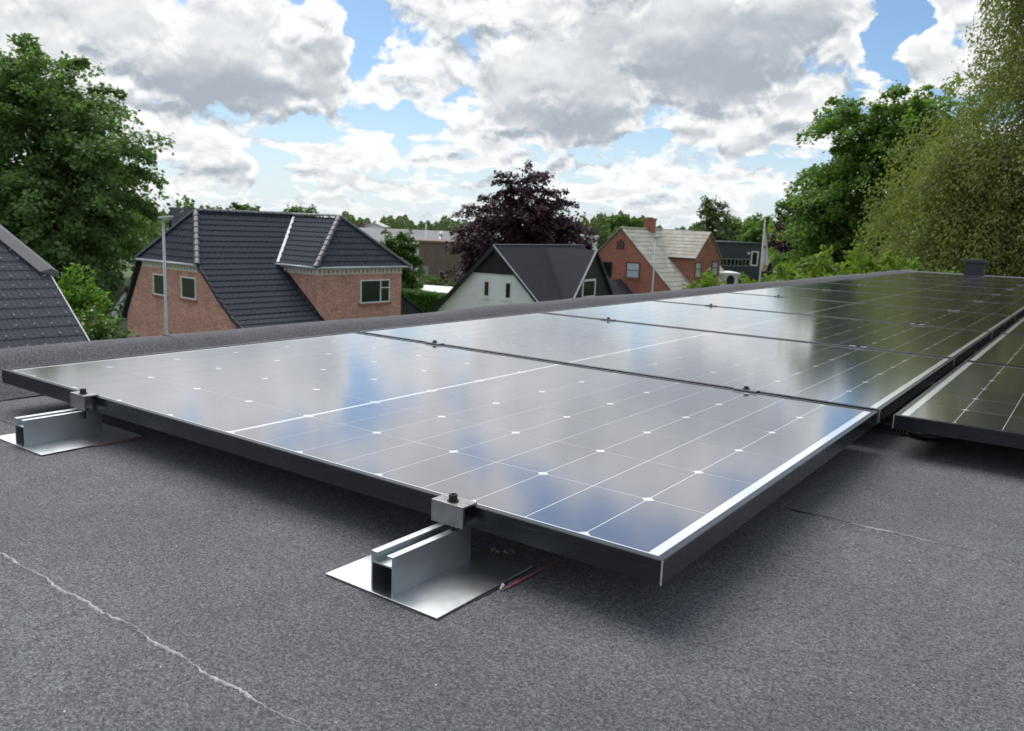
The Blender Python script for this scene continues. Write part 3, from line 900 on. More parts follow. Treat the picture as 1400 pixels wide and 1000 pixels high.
# long slope facing the camera: across = y, s = x
kup = wv / (zr - ze)
def in_main(y, s, z):
    if s > wv: return y < b1 - .05
    hip = -.2 + (si + .2) * (z - ze) / (zr - ze)
    val = b1 - ee + (bm_ - b1 + ee) * (z - ze) / (zr - ze)
    return y > hip + .02 and y < val + .1
fr = slope_frames(tw, tl, lowr + [(0, zr)], -.15, 6.6, in_main, None)
fr.sort(key=lambda q: q[0])
place_tiles(fr, mk((0, 1, 0), (1, 0, 0)), True, roof1, stuff1)
# the small hip over the gable: across = x, s = y (low edge at y = -.2)
fr = slope_frames(tw, tl, [(-.2, ze - .08), (si, zr)], -wv - .1, wv + .1, lambda x, s, z: abs(x) < (wv + .1) * (1 - (z - ze) / (zr - ze)) - .03, None)
place_tiles(fr, mk((1, 0, 0), (0, 1, 0)), False, roof1, stuff1)
# wing: side slope (low edge at y = b1-ee), hip front (low edge at x = aw+ee)
fr = slope_frames(tw, tl, [(b1 - ee, ze - .06), (bm_, zr)], 0, aw + ee, lambda x, s, z: (wv - .1) * (1 - (z - ze) / (zr - ze)) < x < aw + ee - (sw + ee) * (z - ze) / (zr - ze) + .1, None)
place_tiles(fr, mk((1, 0, 0), (0, 1, 0)), False, roof1, stuff1)
fr = slope_frames(tw, tl, [(aw + ee, ze - .06), (aw - sw, zr)], b1 - ee, b2 + ee, lambda y, s, z: abs(y - bm_) < (b2 - bm_ + ee) * (1 - (z - ze) / (zr - ze)) + .1, None)
place_tiles(fr, mk((0, 1, 0), (1, 0, 0)), False, roof1, stuff1)
o = stuff1.build('tile_field', M_TILE, roof1); o['kind'] = 'stuff'
up = Vector((0, 0, .05))
M_RIDGE = mat('grey_ridge_tile', (.065, .07, .08), .45, .25, 6)
for p, q in (((0, si, zr), (0, bm_, zr)), ((0, bm_, zr), ap), ((wv + .1, -.2, ze - .06), (0, si, zr)), ((-wv - .1, -.2, ze - .06), (0, si, zr)), (c1, ap), (c2, ap)):
    ridge_caps(roof1, Vector(p) + up, Vector(q) + up, M_RIDGE)
# zinc valley, gutters, cornices with dentils
va, vb_ = Vector((0.02, bm_ - .03, zr + .06)), Vector((wv + .05, b1 - ee, ze + .05)); dv = vb_ - va
MB().obox(va, dv, Vector((.05, .07, 0)) * 1.4, (0, 0, .03)).build('valley_flashing', M_ZINC, roof1)
gt = MB().tube([(-wv - .1, -.27, ze - .06), (wv + .12, -.27, ze - .06)], .055, 8).build('gutter', M_ZINC, roof1, smooth=True)
gt = MB().tube([(wv - .1, b1 - ee - .06, ze - .03), (aw + ee + .05, b1 - ee - .06, ze - .04)], .05, 8)
gt.build('gutter', M_ZINC, roof1, smooth=True); gt = MB().tube([(aw + ee + .06, b1 - ee, ze - .05), (aw + ee + .06, b2 + ee, ze - .05)], .05, 8)
gt.build('gutter', M_ZINC, roof1, smooth=True)
MB().tube([(wv + .05, b1 - ee - .02, ze - .05), (wv + .12, b1 - .2, ze - .25), (wv + .32, b1 - .12, ze - .35), (wv + .42, b1 - .1, ze - .55)], .05, 8).build('downpipe', M_WHITE, roof1, smooth=True)
def cornice(p0, p1, en):
    co = MB()
    p0, p1, en = Vector(p0), Vector(p1), Vector(en); d = (p1 - p0); L = d.length; d = d / L
    co.obox(p0 + Vector((0, 0, .02)), d * L, en * .12, (0, 0, .06))
    k = int(L / .24)
    for i in range(k): co.obox(p0 + d * (i + .2) * L / k - Vector((0, 0, .14)), d * (L / k * .55), en * .07, (0, 0, .158))
    co.obox(p0 - Vector((0, 0, .2)), d * L, en * .05, (0, 0, .058))
    co.build('cornice', M_STONE, H1)
cornice((-2.3, 0, ze - .17), (2.3, 0, ze - .17), (0, -1, 0))
cornice((wv + .1, b1, ze - .17), (aw + .003, b1, ze - .17), (0, -1, 0)); cornice((aw, b1 - .12, ze - .17), (aw, b2, ze - .17), (1, 0, 0))
GREYF = mat('pale_grey_frame', (.78, .8, .81), .5, .06, 3)
def on_gable(px, py):
    """gable wall plane of house 1: local x,z of an image point"""
    d = at(px, py, 1.0) - EYE; Mi = H1_M.inverted(); o_ = Mi @ EYE; dd = Mi.to_3x3() @ d; s_ = -o_.y / dd.y; q = o_ + dd * s_; return q.x, q.z
H1_M = Matrix.Translation(loc) @ Matrix.Rotation(rz, 4, 'Z')
def on_plane(Mw, px, py, axis, val):
    d = at(px, py, 1.0) - EYE; Mi = Mw.inverted(); o_ = Mi @ EYE; dd = Mi.to_3x3() @ d
    s_ = (val - o_[axis]) / dd[axis]; return o_ + dd * s_
def win_at(par, Mw, axis, val, out, x0, x1, y0, y1, **kw):
    """window whose image box on that wall is x0..x1, y0..y1"""
    a = on_plane(Mw, x0, y1, axis, val); b = on_plane(Mw, x1, y1, axis, val); c = on_plane(Mw, (x0 + x1) / 2, y0, axis, val)
    o_ = (a + b) / 2; o_.z = (a.z + b.z) / 2; ex = (b - a); ex.z = 0; en = Vector((0, 0, 0)); en[axis] = out
    return window(par, o_, ex, en, ex.length, c.z - o_.z, **kw)
win_at(H1, H1_M, 1, 0, -1, 211, 228.5, 375, 404, m=GREYF, sill=M_SILL)
win_at(H1, H1_M, 1, 0, -1, 249, 269, 379, 409, m=GREYF, sill=M_SILL)
win_at(H1, H1_M, 0, aw, 1, 492, 532, 382.5, 414, m=GREYF, sill=M_SILL, bars=(.68,), hb=((.68, 1.0, .62),))
MB().obox((aw, b2, 0), (-2.0, 0, 0), (0, .02, 0), (0, 0, .01)).build('plinth', M_SILL, H1)
# black boarded lean-to on the far side
q0 = on_plane(H1_M, 541, 400, 0, aw)
sh = empty('lean_to', H1_M @ Vector((aw - 1.6, b2 + .01, 0)), rz, 'black boarded lean-to shed against the right wall of the orange brick house', 'shed')
hl = 2.95
for i in range(11):
    y0_ = i * .2; z_t = hl - y0_ * .62
    MB().prism([(1.6, y0_, 0), (1.6, y0_ + .19, 0), (1.6, y0_ + .19, z_t - .118), (1.6, y0_, z_t)], (.03, 0, 0)).build('board', M_CLAD, sh)
MB().prism([(0, 0, hl + .02), (0, 2.3, hl + .02 - 2.3 * .62), (1.72, 2.3, hl + .02 - 2.3 * .62), (1.72, 0, hl + .02)], (0, 0, .09)).build('roof', M_CLAD, sh)
MB().box(0, 1.58, .02, 2.15, 0, 1.6).build('body', M_CLAD, sh)

# ------------------------------------------------------------------ neighbour's tiled roof at the left edge
th = .7
o_ = EYE + RT * -7.3 + FW * 14.0
locN = (o_.x, o_.y, 0); rzN = math.atan2(RT.y, RT.x) - th
HN = empty('tiled_house', locN, rzN, 'house at the left edge showing only a dark grey ribbed tile roof', 'house')
zN, kN = 4.2, .675
def zs(x): return zN - x * kN
nd = MB()
hipx = -1.69; cut = .448           # hip runs back along y while it climbs
nd.poly([(1.6, 0, zs(1.6) - .03), (hipx, 0, zs(hipx) - .03), (-4.0, -(4.0 - 1.69) * cut, zs(-4.0) - .03), (-4.0, -9, zs(-4.0) - .03), (1.6, -9, zs(1.6) - .03)])
nd.poly([(hipx, 0, zs(hipx) - .03), (-4.0, -(4.0 - 1.69) * cut, zs(-4.0) - .03), (-6.31, 0, zs(hipx) - .03)])
nd.poly([(-4.0, -1.04, zs(-4) - .03), (-4.0, -9, zs(-4) - .03), (-9.6, -9, zs(1.6)), (-9.6, -1.04, zs(1.6))])
rfN = nd.build('roof', M_TILE2, HN)
MB().prism([(1.1, -.3, 0), (1.1, -.3, zs(1.1) - .15), (hipx, -.3, zs(hipx) - .15), (-6.3, -.3, zs(hipx) - .15), (-9.1, -.3, zs(1.1) - .15), (-9.1, -.3, 0)], (0, -8.5, 0)).build('wall', M_BRICK3, HN)
twN, tlN = .277, .262
tN = tile_mb(twN, tlN * 1.02, 3, .021, .006, 4, .011); tN_me = tN.mesh('roof_tile'); tN_me.materials.append(M_TILE2)
ln = math.hypot(1, kN); cnt = 0; stN = MB(); scr = MB()
M_SCREW = mat('screw_cap', (.34, .36, .4), .5)
X, Y = Vector((0, 1, 0)), Vector((-1 / ln, 0, kN / ln)); Z = X.cross(Y); Z = Z if Z.z > 0 else -Z; Xr = X if X.cross(Y).dot(Z) > 0 else -X
rows = int(5.4 * ln / tlN)
for r_ in range(rows):
    s0 = 1.5 - r_ * tlN / ln
    for c_ in range(24):
        y = -.02 - (c_ + .5) * twN
        lim = 0 if s0 > hipx else -(hipx - s0) * cut
        if y > lim - .02 or s0 < -3.9: continue
        p = Vector((s0, y, zs(s0) - .02))
        M_ = Matrix(((Xr.x, Y.x, Z.x, p.x), (Xr.y, Y.y, Z.y, p.y), (Xr.z, Y.z, Z.z, p.z), (0, 0, 0, 1)))
        if cnt < 300 and c_ < 15: inst(tN_me, 'roof_tile', M_, rfN); cnt += 1
        else: stN.add(tN, M_)
        q = p + Z * .052 + Y * .05 + X * (.0 if (r_ + 0) % 2 else .045)
        scr.add(MB().tube([(0, 0, 0), (0, 0, .02)], [.018, .011], 6), Matrix.Translation(q))
if stN.v:
    o = stN.build('tile_field', M_TILE2, rfN); o['kind'] = 'stuff'
o = scr.build('screw_caps', M_SCREW, rfN); o['kind'] = 'stuff'
hc = MB(); p0 = Vector((hipx + .1, .03, zs(hipx) - .02)); p1 = Vector((-4.0, -1.035, zs(-4.0) + .06)); d_ = p1 - p0
hc.prism([p0 + Vector((-.02, -.2, .045)), p0 + Vector((0, 0, .1)), p0 + Vector((0, .12, .03)), p0 + Vector((0, .1, -.05)), p0 + Vector((-.05, -.18, -.01))], d_)
hc.build('hip_cap', mat('hip_grey', (.085, .09, .1), .5, .15, 4), rfN)
MB().obox((1.6, .0, zs(1.6) - .05), (hipx - 1.6, 0, (1.6 - hipx) * kN), (0, .02, 0), (0, 0, .07)).build('verge_strip', M_ZINC, rfN)

# ------------------------------------------------------------------ white house with dark roof and black gable cladding
loc, rz = house_frame(-1.339 + .1, 45.157, .5)
H2_M = Matrix.Translation(loc) @ Matrix.Rotation(rz, 4, 'Z')
H2 = empty('white_house', loc, rz, 'low white rendered house with black clad gables and a dark felt roof', 'house')
k2, zr2, ws2, L2 = 1.0, 5.515, 3.95, 11.8
aw2, bm2, hw2, zw2 = 3.4, 5.985, 2.35, 5.38
zb2 = 1.1; hx2 = k2 * (zr2 - zb2)
MB().prism([(-hx2 + .5, .18, 0), (hx2 - .5, .18, 0), (hx2 - .5, .18, zb2 + .4), (k2 * (zr2 - ws2) + .0, .18, ws2), (-k2 * (zr2 - ws2), .18, ws2), (-hx2 + .5, .18, zb2 + .4)], (0, L2 - .4, 0)).build('white_wall', M_RENDER, H2)
gx = k2 * (zr2 - ws2) - .1
for i in range(13):
    wd = 2 * gx / 13; x0 = -gx + i * wd; x1 = x0 + wd - .012
    zt0 = zr2 - .1 - abs(x0) / k2; zt1 = zr2 - .1 - abs(x1) / k2
    pts = [(x0, .1, ws2), (x1, .1, ws2), (x1, .1, zt1)] + ([(0, .1, zr2 - .1)] if x0 < 0 < x1 else []) + [(x0, .1, zt0)]
    MB().prism(pts, (0, .05, 0)).build('cladding_board', M_CLAD, H2)
r2 = MB(); tk = .14
r2.prism([(0, -.12, zr2), (hx2, -.12, zb2), (hx2, -.12, zb2 - tk * 1.3), (0, -.12, zr2 - tk * 1.3)], (0, L2 + .12, 0))
r2.prism([(-.002, -.12, zr2), (-hx2, -.12, zb2), (-hx2, -.12, zb2 - tk * 1.3), (-.002, -.12, zr2 - tk * 1.3)], (0, L2 + .12, 0))
rf2 = r2.build('roof', M_FELTROOF, H2)
kw = hw2 / 2.2
w_ = MB(); zbw = 1.6; hwb = kw * (zw2 - zbw); x_in = .1
w_.prism([(x_in, bm2, zw2), (x_in, bm2 - hwb, zbw), (x_in, bm2 - hwb, zbw - .14), (x_in, bm2, zw2 - .16)], (aw2 + .15 - x_in, 0, 0))
w_.prism([(x_in, bm2 + .002, zw2), (x_in, bm2 + hwb, zbw), (x_in, bm2 + hwb, zbw - .14), (x_in, bm2 + .002, zw2 - .16)], (aw2 + .15 - x_in, 0, 0))
w_.build('wing_roof', M_FELTROOF, H2)
# shingle courses as low strips on the slopes towards the camera
cs = MB()
for i in range(1, 40):
    s_ = i * .15
    x = s_ / math.sqrt(1 + 1 / k2 ** 2); z = zr2 - x / k2
    if x > hx2: break
    y1_ = L2
    cs.obox((x, -.11, z - .002), (.012, 0, -.012), (0, y1_, 0), (.006, 0, .008))
o = cs.build('shingle_courses', M_FELTROOF, rf2); o['kind'] = 'stuff'
wg = MB().prism([(0.3, bm2 - hwb + .25, 0), (0.3, bm2 + hwb - .25, 0), (0.3, bm2 + hwb - .25, zbw - .0), (.3, bm2, zw2 - .25), (0.3, bm2 - hwb + .25, zbw)], (aw2 - .36, 0, 0)).build('wing_wall', M_CLAD, H2)
for i in range(17):
    wd = 2 * (hwb - .2) / 17; y0_ = bm2 - hwb + .2 + i * wd; y1_ = y0_ + wd - .014
    f_ = lambda y: zw2 - .2 - abs(y - bm2) / kw
    pts = [(aw2 - .05, y0_, 0), (aw2 - .05, y1_, 0), (aw2 - .05, y1_, f_(y1_))] + ([(aw2 - .05, bm2, f_(bm2))] if y0_ < bm2 < y1_ else []) + [(aw2 - .05, y0_, f_(y0_))]
    MB().prism(pts, (.04, 0, 0)).build('cladding_board', M_CLAD, H2)
# verge trims
for sg, dz in ((1, .2), (-1, .34)):
    MB().obox((0, -.16, zr2 + .02 - dz), (sg * hx2, 0, zb2 - zr2), (0, .04, 0), (0, 0, dz)).build('verge_board', M_CLAD, H2)
MB().obox((0, -.175, zr2 + .0), (hx2, 0, zb2 - zr2), (0, .1, 0), (.0, 0, .035)).build('verge_strip', M_ZINC, H2)
MB().obox((aw2 + .06, bm2, zw2 + .005), (0, -hwb, zbw - zw2), (.12, 0, 0), (0, 0, .035)).obox((aw2 + .06, bm2 + .002, zw2 + .005), (0, hwb, zbw - zw2), (.12, 0, 0), (0, 0, .035)).build('verge_strip', mat('dull_trim', (.24, .25, .27), .7, .1, 3), H2)
ridge_caps(H2, (0, -.1, zr2 - .01), (0, L2, zr2 - .01), M_RIDGE, .06, .5)
win_at(H2, H2_M, 1, .18, -1, 661, 669.5, 384, 406, sill=M_RENDER, fr=.065)
win_at(H2, H2_M, 1, .18, -1, 690, 699, 386, 409, sill=M_RENDER, fr=.065)
win_at(H2, H2_M, 0, aw2, 1, 795, 812.5, 382, 407.5, fr=.12)
# lower dark wing further right
p_ = lx(829, 58); hb = empty('dark_outbuilding', (p_.x, p_.y, 0), rz, 'low dark roofed outbuilding right of the white house', 'outbuilding')
MB().prism([(-2.4, 0, 0), (2.4, 0, 0), (2.4, 0, .8), (0, 0, 2.95), (-2.4, 0, .8)], (0, 5, 0)).build('wall', M_CLAD, hb)
MB().prism([(-.002, -.15, 3.1), (2.7, -.15, .68), (2.7, -.15, .55), (-.002, -.15, 2.95)], (0, 5.3, 0)).prism([(-.004, -.15, 3.1), (-2.7, -.15, .68), (-2.7, -.15, .55), (-.004, -.15, 2.95)], (0, 5.3, 0)).build('roof', M_FELTROOF, hb)

# ------------------------------------------------------------------ red brick house with weathered pale roof
loc, rz = house_frame(7.437 + .1, 60.47, .65)
H3_M = Matrix.Translation(loc) @ Matrix.Rotation(rz, 4, 'Z')
H3 = empty('red_brick_house', loc, rz, 'red brick house with a weathered pale grey roof and a brick chimney', 'house')
k3, zr3, bm3, hw3, aw3, zw3, L3 = 1.04, 6.75, 5.95, 2.28, 4.24, 4.83, 11.5
zb3 = 1.6; hx3 = k3 * (zr3 - zb3)
MB().prism([(-hx3 + .4, 0, 0), (hx3 - .4, 0, 0), (hx3 - .4, 0, zb3 + .3), (0, 0, zr3 - .1), (-hx3 + .4, 0, zb3 + .3)], (0, .35, 0)).build('gable_wall', M_BRICK3, H3)
MB().box(-hx3 + .4, hx3 - .4, .36, L3, 0, zb3 + .1).build('side_wall', M_BRICK3, H3)
zr_w = zr3 - .02
MB().prism([(.2, bm3 - hw3, 0), (.2, bm3 + hw3, 0), (.2, bm3 + hw3, zw3 - .05), (.2, bm3, zr_w - .15), (.2, bm3 - hw3, zw3 - .05)], (aw3 - .2, 0, 0)).build('wing_wall', M_BRICK3, H3)
def slabs(par, p_top, p_low, along, n, m, name, th=.05, lap=.02):
    """lapped courses of roof sheets from ridge to eave; along = full vector along the ridge"""
    p_top, p_low, along = Vector(p_top), Vector(p_low), Vector(along); d = (p_low - p_top) / n
    nn = d.cross(along).normalized(); nn = nn if nn.z > 0 else -nn
    b = MB()
    for i in range(n): b.obox(p_top + d * i, d * 1.06 + nn * lap, along, nn * th)
    return b.build(name, m, par)
rf3 = slabs(H3, (0, -.1, zr3), (hx3, -.1, zb3), (0, L3 + .1, 0), 17, M_PALEROOF, 'roof')
slabs(H3, (0, -.1, zr3), (-hx3, -.1, zb3), (0, L3 + .1, 0), 17, M_PALEROOF, 'rear_roof')
zlow = zw3 - .02; kk = hw3 / (zr_w - zw3)
slabs(H3, (.3, bm3, zr_w), (.3, bm3 - hw3 - .1, zlow - .06), (aw3 - .2, 0, 0), 8, M_PALEROOF, 'wing_roof')
slabs(H3, (.3, bm3, zr_w), (.3, bm3 + hw3 + .1, zlow - .06), (aw3 - .2, 0, 0), 8, M_PALEROOF, 'wing_roof')
ridge_caps(H3, (0, -.1, zr3 + .02), (0, L3, zr3 + .02), M_PALEROOF, .09, .6)
gp = on_plane(H3_M, 890, 317, 0, 0.0)
ch3 = MB(); cy = on_plane(H3_M, 889.5, 310, 0, .1).y
ch3.box(-.36, .36, cy - .36, cy + .36, zr3 - .5, zr3 + .72); ch3.box(-.41, .41, cy - .41, cy + .41, zr3 + .721, zr3 + .86)
ch3.build('chimney', M_BRICK3, H3)
MB().box(-.2, .2, cy - .2, cy + .2, zr3 + .86, zr3 + .93).build('chimney_pot', M_CLAD, H3)
MB().obox((aw3 + .1, bm3 - hw3 - .12, zw3 - .12), (-2.2, 0, 0), (0, -.09, 0), (0, 0, .09)).build('gutter', M_CLAD, H3)
for x0, x1, zt in ((843, 845.3, 330), (846.8, 849.2, 327.5), (850.6, 853, 330)):
    a = on_plane(H3_M, x0, 341, 1, 0); b = on_plane(H3_M, x1, 341, 1, 0); c = on_plane(H3_M, x0, zt, 1, 0)
    MB().box(a.x, b.x, -.03, -.003, a.z, c.z).build('gable_slit', M_CLAD, H3)
win_at(H3, H3_M, 1, 0, -1, 820, 836, 358, 380, m=M_BROWNTILE, pane=M_GLASS)
win_at(H3, H3_M, 1, 0, -1, 855.5, 874, 359, 380.5, m=M_BROWNTILE, pane=M_BLIND, hb=((0, 1, .48),), sill=M_SILL)
win_at(H3, H3_M, 0, aw3, 1, 949, 957, 359, 380, m=M_BROWNTILE, pane=M_BLIND, hb=((0, 1, .55),), sill=M_SILL)
win_at(H3, H3_M, 0, aw3, 1, 972, 980, 358, 377.5, m=M_BROWNTILE, pane=M_BLIND, hb=((0, 1, .55),), sill=M_SILL)
nb = on_plane(H3_M, 966.5, 339, 0, aw3); nt_ = on_plane(H3_M, 966.5, 328, 0, aw3)
MB().prism([(aw3 + .003, nb.y - .28, nb.z), (aw3 + .003, nb.y + .28, nb.z), (aw3 + .003, nb.y + .28, nt_.z - .3), (aw3 + .003, nb.y, nt_.z), (aw3 + .003, nb.y - .28, nt_.z - .3)], (.03, 0, 0)).build('gable_niche', M_SILL, H3)

# ------------------------------------------------------------------ buildings further off
def block(name, label, cat, px0, px1, py_top, D, depth, m, rot=0.0, zt=None, roofm=None, pitch=0.0, over=.15):
    """rectangular building whose front spans px0..px1 and whose top edge is seen at py_top, D metres ahead"""
    a, b = at(px0, py_top, D), at(px1, py_top, D + rot); h = (a.z + b.z) / 2 if zt is None else zt
    d = Vector((b.x - a.x, b.y - a.y, 0)); W = d.length; ang = math.atan2(d.y, d.x)
    e = empty(name, (a.x, a.y, 0), ang, label, cat)
    if pitch == 0:
        MB().box(0, W, 0, depth, 0, h - .18).build('wall', m, e)
        MB().box(-over, W + over, -over, depth + over, h - .179, h).build('roof', roofm or m, e)
    return e, W, h
# long grey warehouse roof, low white wall under it
e, W, h = block('warehouse', 'long grey roofed warehouse with a white wall behind the trees', 'warehouse', 478, 700, 318, 112, 18, M_WHITE, 0, 3.6)
for ch_ in list(e.children): bpy.data.objects.remove(ch_)
hz_ = zof(590, 318, 116); he = zof(590, 336, 112)
MB().box(0, W, 0, 18, 0, he).build('wall', M_WHITE, e)
M_WROOF = mat('grey_sheet_roof', (.09, .09, .105), .6, .15, .4)
MB().prism([(-.3, -.4, he), (-.3, 8, hz_ + .25), (-.3, 18.4, he), (-.3, 18.4, he - .25), (-.3, 8, hz_ - .05), (-.3, -.4, he - .25)], (W + .6, 0, 0)).build('roof', M_WROOF, e)
# small white gabled building and its brown neighbour on the skyline
def gable_house(name, label, px0, px1, py_e, py_r, D, depth, wall, roof, rot=0.0):
    a, b = at(px0, py_e, D), at(px1, py_e, D + rot); d = Vector((b.x - a.x, b.y - a.y, 0)); W = d.length; he_ = (a.z + b.z) / 2
    hr = zof((px0 + px1) / 2, py_r, D); e = empty(name, (a.x, a.y, 0), math.atan2(d.y, d.x), label, 'building')
    MB().prism([(0, 0, 0), (W, 0, 0), (W, 0, he_), (W / 2, 0, hr - .1), (0, 0, he_)], (0, depth, 0)).build('wall', wall, e)
    sl_ = (hr - he_) / (W / 2)
    for s in (0, 1):
        x1 = -.3 if s == 0 else W + .3
        MB().prism([(W / 2, -.3, hr), (x1, -.3, he_ - .3 * sl_), (x1, -.3, he_ - .3 * sl_ - .2), (W / 2, -.3, hr - .2)], (0, depth + .6, 0)).build('roof', roof, e)
    return e, W, he_, hr
gable_house('white_barn', 'small white gabled building on the skyline right of the brick house roof', 500.5, 522.5, 309, 304.5, 170, 8, M_WHITE, mat('pale_roof', (.5, .5, .5), .7), 0)
gable_house('brown_barn', 'small brown building beside the white gabled one on the skyline', 489, 500, 310, 303, 174, 8, M_BRICKB, M_BROWNTILE, 0)
# brown brick block with grey doors, flue and flagpole
e, W, h = block('brick_block', 'flat roofed brown brick block behind the green bushes', 'building', 573, 662, 330.5, 76, 9, M_BRICKB, 0)
eM = Matrix.Translation(e.location) @ Matrix.Rotation(e.rotation_euler.z, 4, 'Z')
M_GDOOR = mat('grey_door', (.42, .43, .43), .6, .1, 2)
for x0, x1, y0_, y1_, pn in ((578.5, 585.5, 364, 377, M_GDOOR), (600, 607, 371, 382, M_GLASS), (626.5, 634.5, 368, 392, M_WHITE)):
    win_at(e, eM, 1, 0, -1, x0, x1, y0_, y1_, m=M_GDOOR, pane=pn, fr=.06, name='window' if pn is M_GLASS else 'door')
p_ = at(603.5, 318, 84)
fl = empty('flue', (p_.x, p_.y, 0), 0, 'shiny steel flue with a domed cap above the brown brick block', 'flue')
MB().tube([(0, 0, 2.0), (0, 0, p_.z - .35)], .24, 12).build('pipe', M_ALU, fl, smooth=True)
MB().tube([(0, 0, p_.z - .3), (0, 0, p_.z - .25), (0, 0, p_.z - .08), (0, 0, p_.z + .05), (0, 0, p_.z + .1)], [.2, .28, .27, .18, .03], 12).build('cap', M_WHITE, fl, smooth=True)
MB().tube([(0, 0, p_.z - .36), (0, 0, p_.z - .24)], .1, 8).build('neck', M_BOLT, fl)
p_ = at(582.5, 306, 92); fp = MB().tube([(p_.x, p_.y, 0), (p_.x, p_.y, p_.z)], [.09, .05], 8).build('flagpole', M_WHITE, None, smooth=True)
tag(fp, 'bare white pole standing behind the brown brick block', 'pole')
# house behind the first roof, white flat roofed house behind the copper beech
gable = None
a = at(243, 291, 58); b = at(425, 291, 62)
d = Vector((b.x - a.x, b.y - a.y, 0)); hh = empty('dark_roofed_house', (a.x, a.y, 0), math.atan2(d.y, d.x), 'dark roofed house peeping up behind the orange brick house', 'house')
W = d.length; zt = zof(300, 286, 62)
MB().prism([(0, 0, 0), (0, 0, 3.2), (0, 4, zt - .12), (0, 8, 3.2), (0, 8, 0)], (W, 0, 0)).build('wall', M_BRICK, hh)
MB().prism([(-.3, -.4, 3.05), (-.3, 4, zt), (-.3, 8.4, 3.05), (-.3, 8.4, 2.9), (-.3, 4, zt - .15), (-.3, -.4, 2.9)], (W + .6, 0, 0)).build('roof', M_TILE, hh)
e, W, h = block('white_house_far', 'white flat roofed house with a dark window behind the copper beech', 'house', 783, 817, 321.5, 88, 6, M_WHITE, 0)
eM = Matrix.Translation(e.location) @ Matrix.Rotation(e.rotation_euler.z, 4, 'Z')
win_at(e, eM, 1, 0, -1, 804, 815, 325, 334, pane=M_GLASS, fr=.12)
e.name = 'flat_roofed_house'
# slate grey building right of the red brick house
e, W, h = block('grey_building', 'slate grey clad building with a ribbon of windows behind the flagpole', 'building', 968, 1044, 331, 84, 9, M_GREYCLAD, 1.5)
eM = Matrix.Translation(e.location) @ Matrix.Rotation(e.rotation_euler.z, 4, 'Z')
M_RIB = mat('ribbon_frame', (.3, .3, .28), .6)
win_at(e, eM, 1, 0, -1, 984, 1024, 354, 364, m=M_RIB, bars=(.1, .22, .36, .5, .62, .75, .87), fr=.06)
win_at(e, eM, 1, 0, -1, 1025.5, 1035.5, 343.5, 364, fr=.14)
q = on_plane(eM, 1022.5, 346.5, 1, 0)
MB().tube([(q.x, -.02, q.z), (q.x, -.2, q.z)], [.1, .13], 8).build('wall_lamp', M_WHITE, e)
# red tiled cottage
gable_house('red_roofed_cottage', 'small cottage with a rusty red tiled roof beyond the flagpole', 1046, 1084, 368, 345, 92, 7, M_GREYCLAD, M_REDTILE, 3)
# pale box body with a dark dish
e, W, h = block('garden_shed', 'pale grey and white flat roofed garden shed in front of the slate grey building', 'shed', 981, 1010, 373, 66, 3, M_WHITE, 0)
q = at(997.5, 384, 64)
ds = empty('satellite_dish', (q.x, q.y, 0), math.atan2(RT.y, RT.x) + .3, 'dark satellite dish on a pole in front of the pale shed', 'satellite dish')
b = MB()
n = 18
for ring_r, off in ((.0, .0), (.16, .015), (.32, .06), (.42, .11)):
    for k in range(n): b.v.append((math.cos(2 * PI * k / n) * ring_r * .85, off * -1, q.z + math.sin(2 * PI * k / n) * ring_r * 1.05))
for i in range(3):
    for k in range(n): b.f.append((i * n + k, i * n + (k + 1) % n, (i + 1) * n + (k + 1) % n, (i + 1) * n + k))
o = b.build('dish', M_CLAD, ds, smooth=True); sd = o.modifiers.new('thick', 'SOLIDIFY'); sd.thickness = .02
MB().tube([(0, .05, 0), (0, .05, q.z)], .035, 8).build('pole', M_BOLT, ds)
MB().tube([(0, 0, q.z - .3), (0, -.4, q.z)], .015, 6).build('arm', M_BOLT, ds)
# shed roof at the left, white shed roof right of the hedge
gh, *_ = gable_house('brown_shed', 'low shed with a dark brown roof left of the orange brick house', 128, 205, 437, 397, 47, 6, M_RENDER, M_BROWNTILE, 6)
gh['category'] = 'shed'
gh, *_ = gable_house('white_shed', 'small white roofed greenhouse shed between the hedge and the white house', 600, 640, 407, 396, 60, 4, M_WHITE, M_WHITE, 5)
gh['category'] = 'shed'

# ------------------------------------------------------------------ lamp posts, flagpole
def lamp_post(px, D, py_top, rad, label, arm):
    p = at(px, py_top, D); e = empty('street_lamp', (p.x, p.y, 0), math.atan2(RT.y, RT.x), label, 'street lamp', 'street lamps'); z = p.z
    MB().tube([(0, 0, 0), (0, 0, 1.2), (0, 0, 1.25), (0, 0, z - .05)], [rad * 1.25, rad * 1.25, rad, rad * .72], 12).build('post', M_ZINC, e, smooth=True)
    MB().tube([(0, 0, z - .1), (0, 0, z), (arm * .3, 0, z + .05)], [rad * .6, rad * .6, rad * .5], 8).build('bracket', M_ZINC, e, smooth=True)
    hb_ = MB(); x0, x1 = (-.14, arm) if arm > 0 else (arm, .14)
    hb_.prism([(x0, -.1, z + .0), (x1, -.13, z + .05), (x1, .13, z + .05), (x0, .1, z + .0)], (0, 0, .075))
    hd_ = hb_.build('lamp_head', M_ZINC, e, bevel=.02)
    MB().box(arm * .45 - .1, arm * .45 + .1, -.08, .08, z - .005, z + .028).build('lens', M_BLIND, hd_)
    return e
lamp_post(223, 28, 300, .056, 'grey street lamp standing in front of the orange brick gable', .3)
lamp_post(897, 54, 325, .055, 'slim grey street lamp in front of the pale roofed red brick house', .35)
p = at(1046, 301, 56)
fg = empty('flag_pole', (p.x, p.y, 0), math.atan2(RT.y, RT.x), 'white flagpole with a limp white and red flag', 'flagpole')
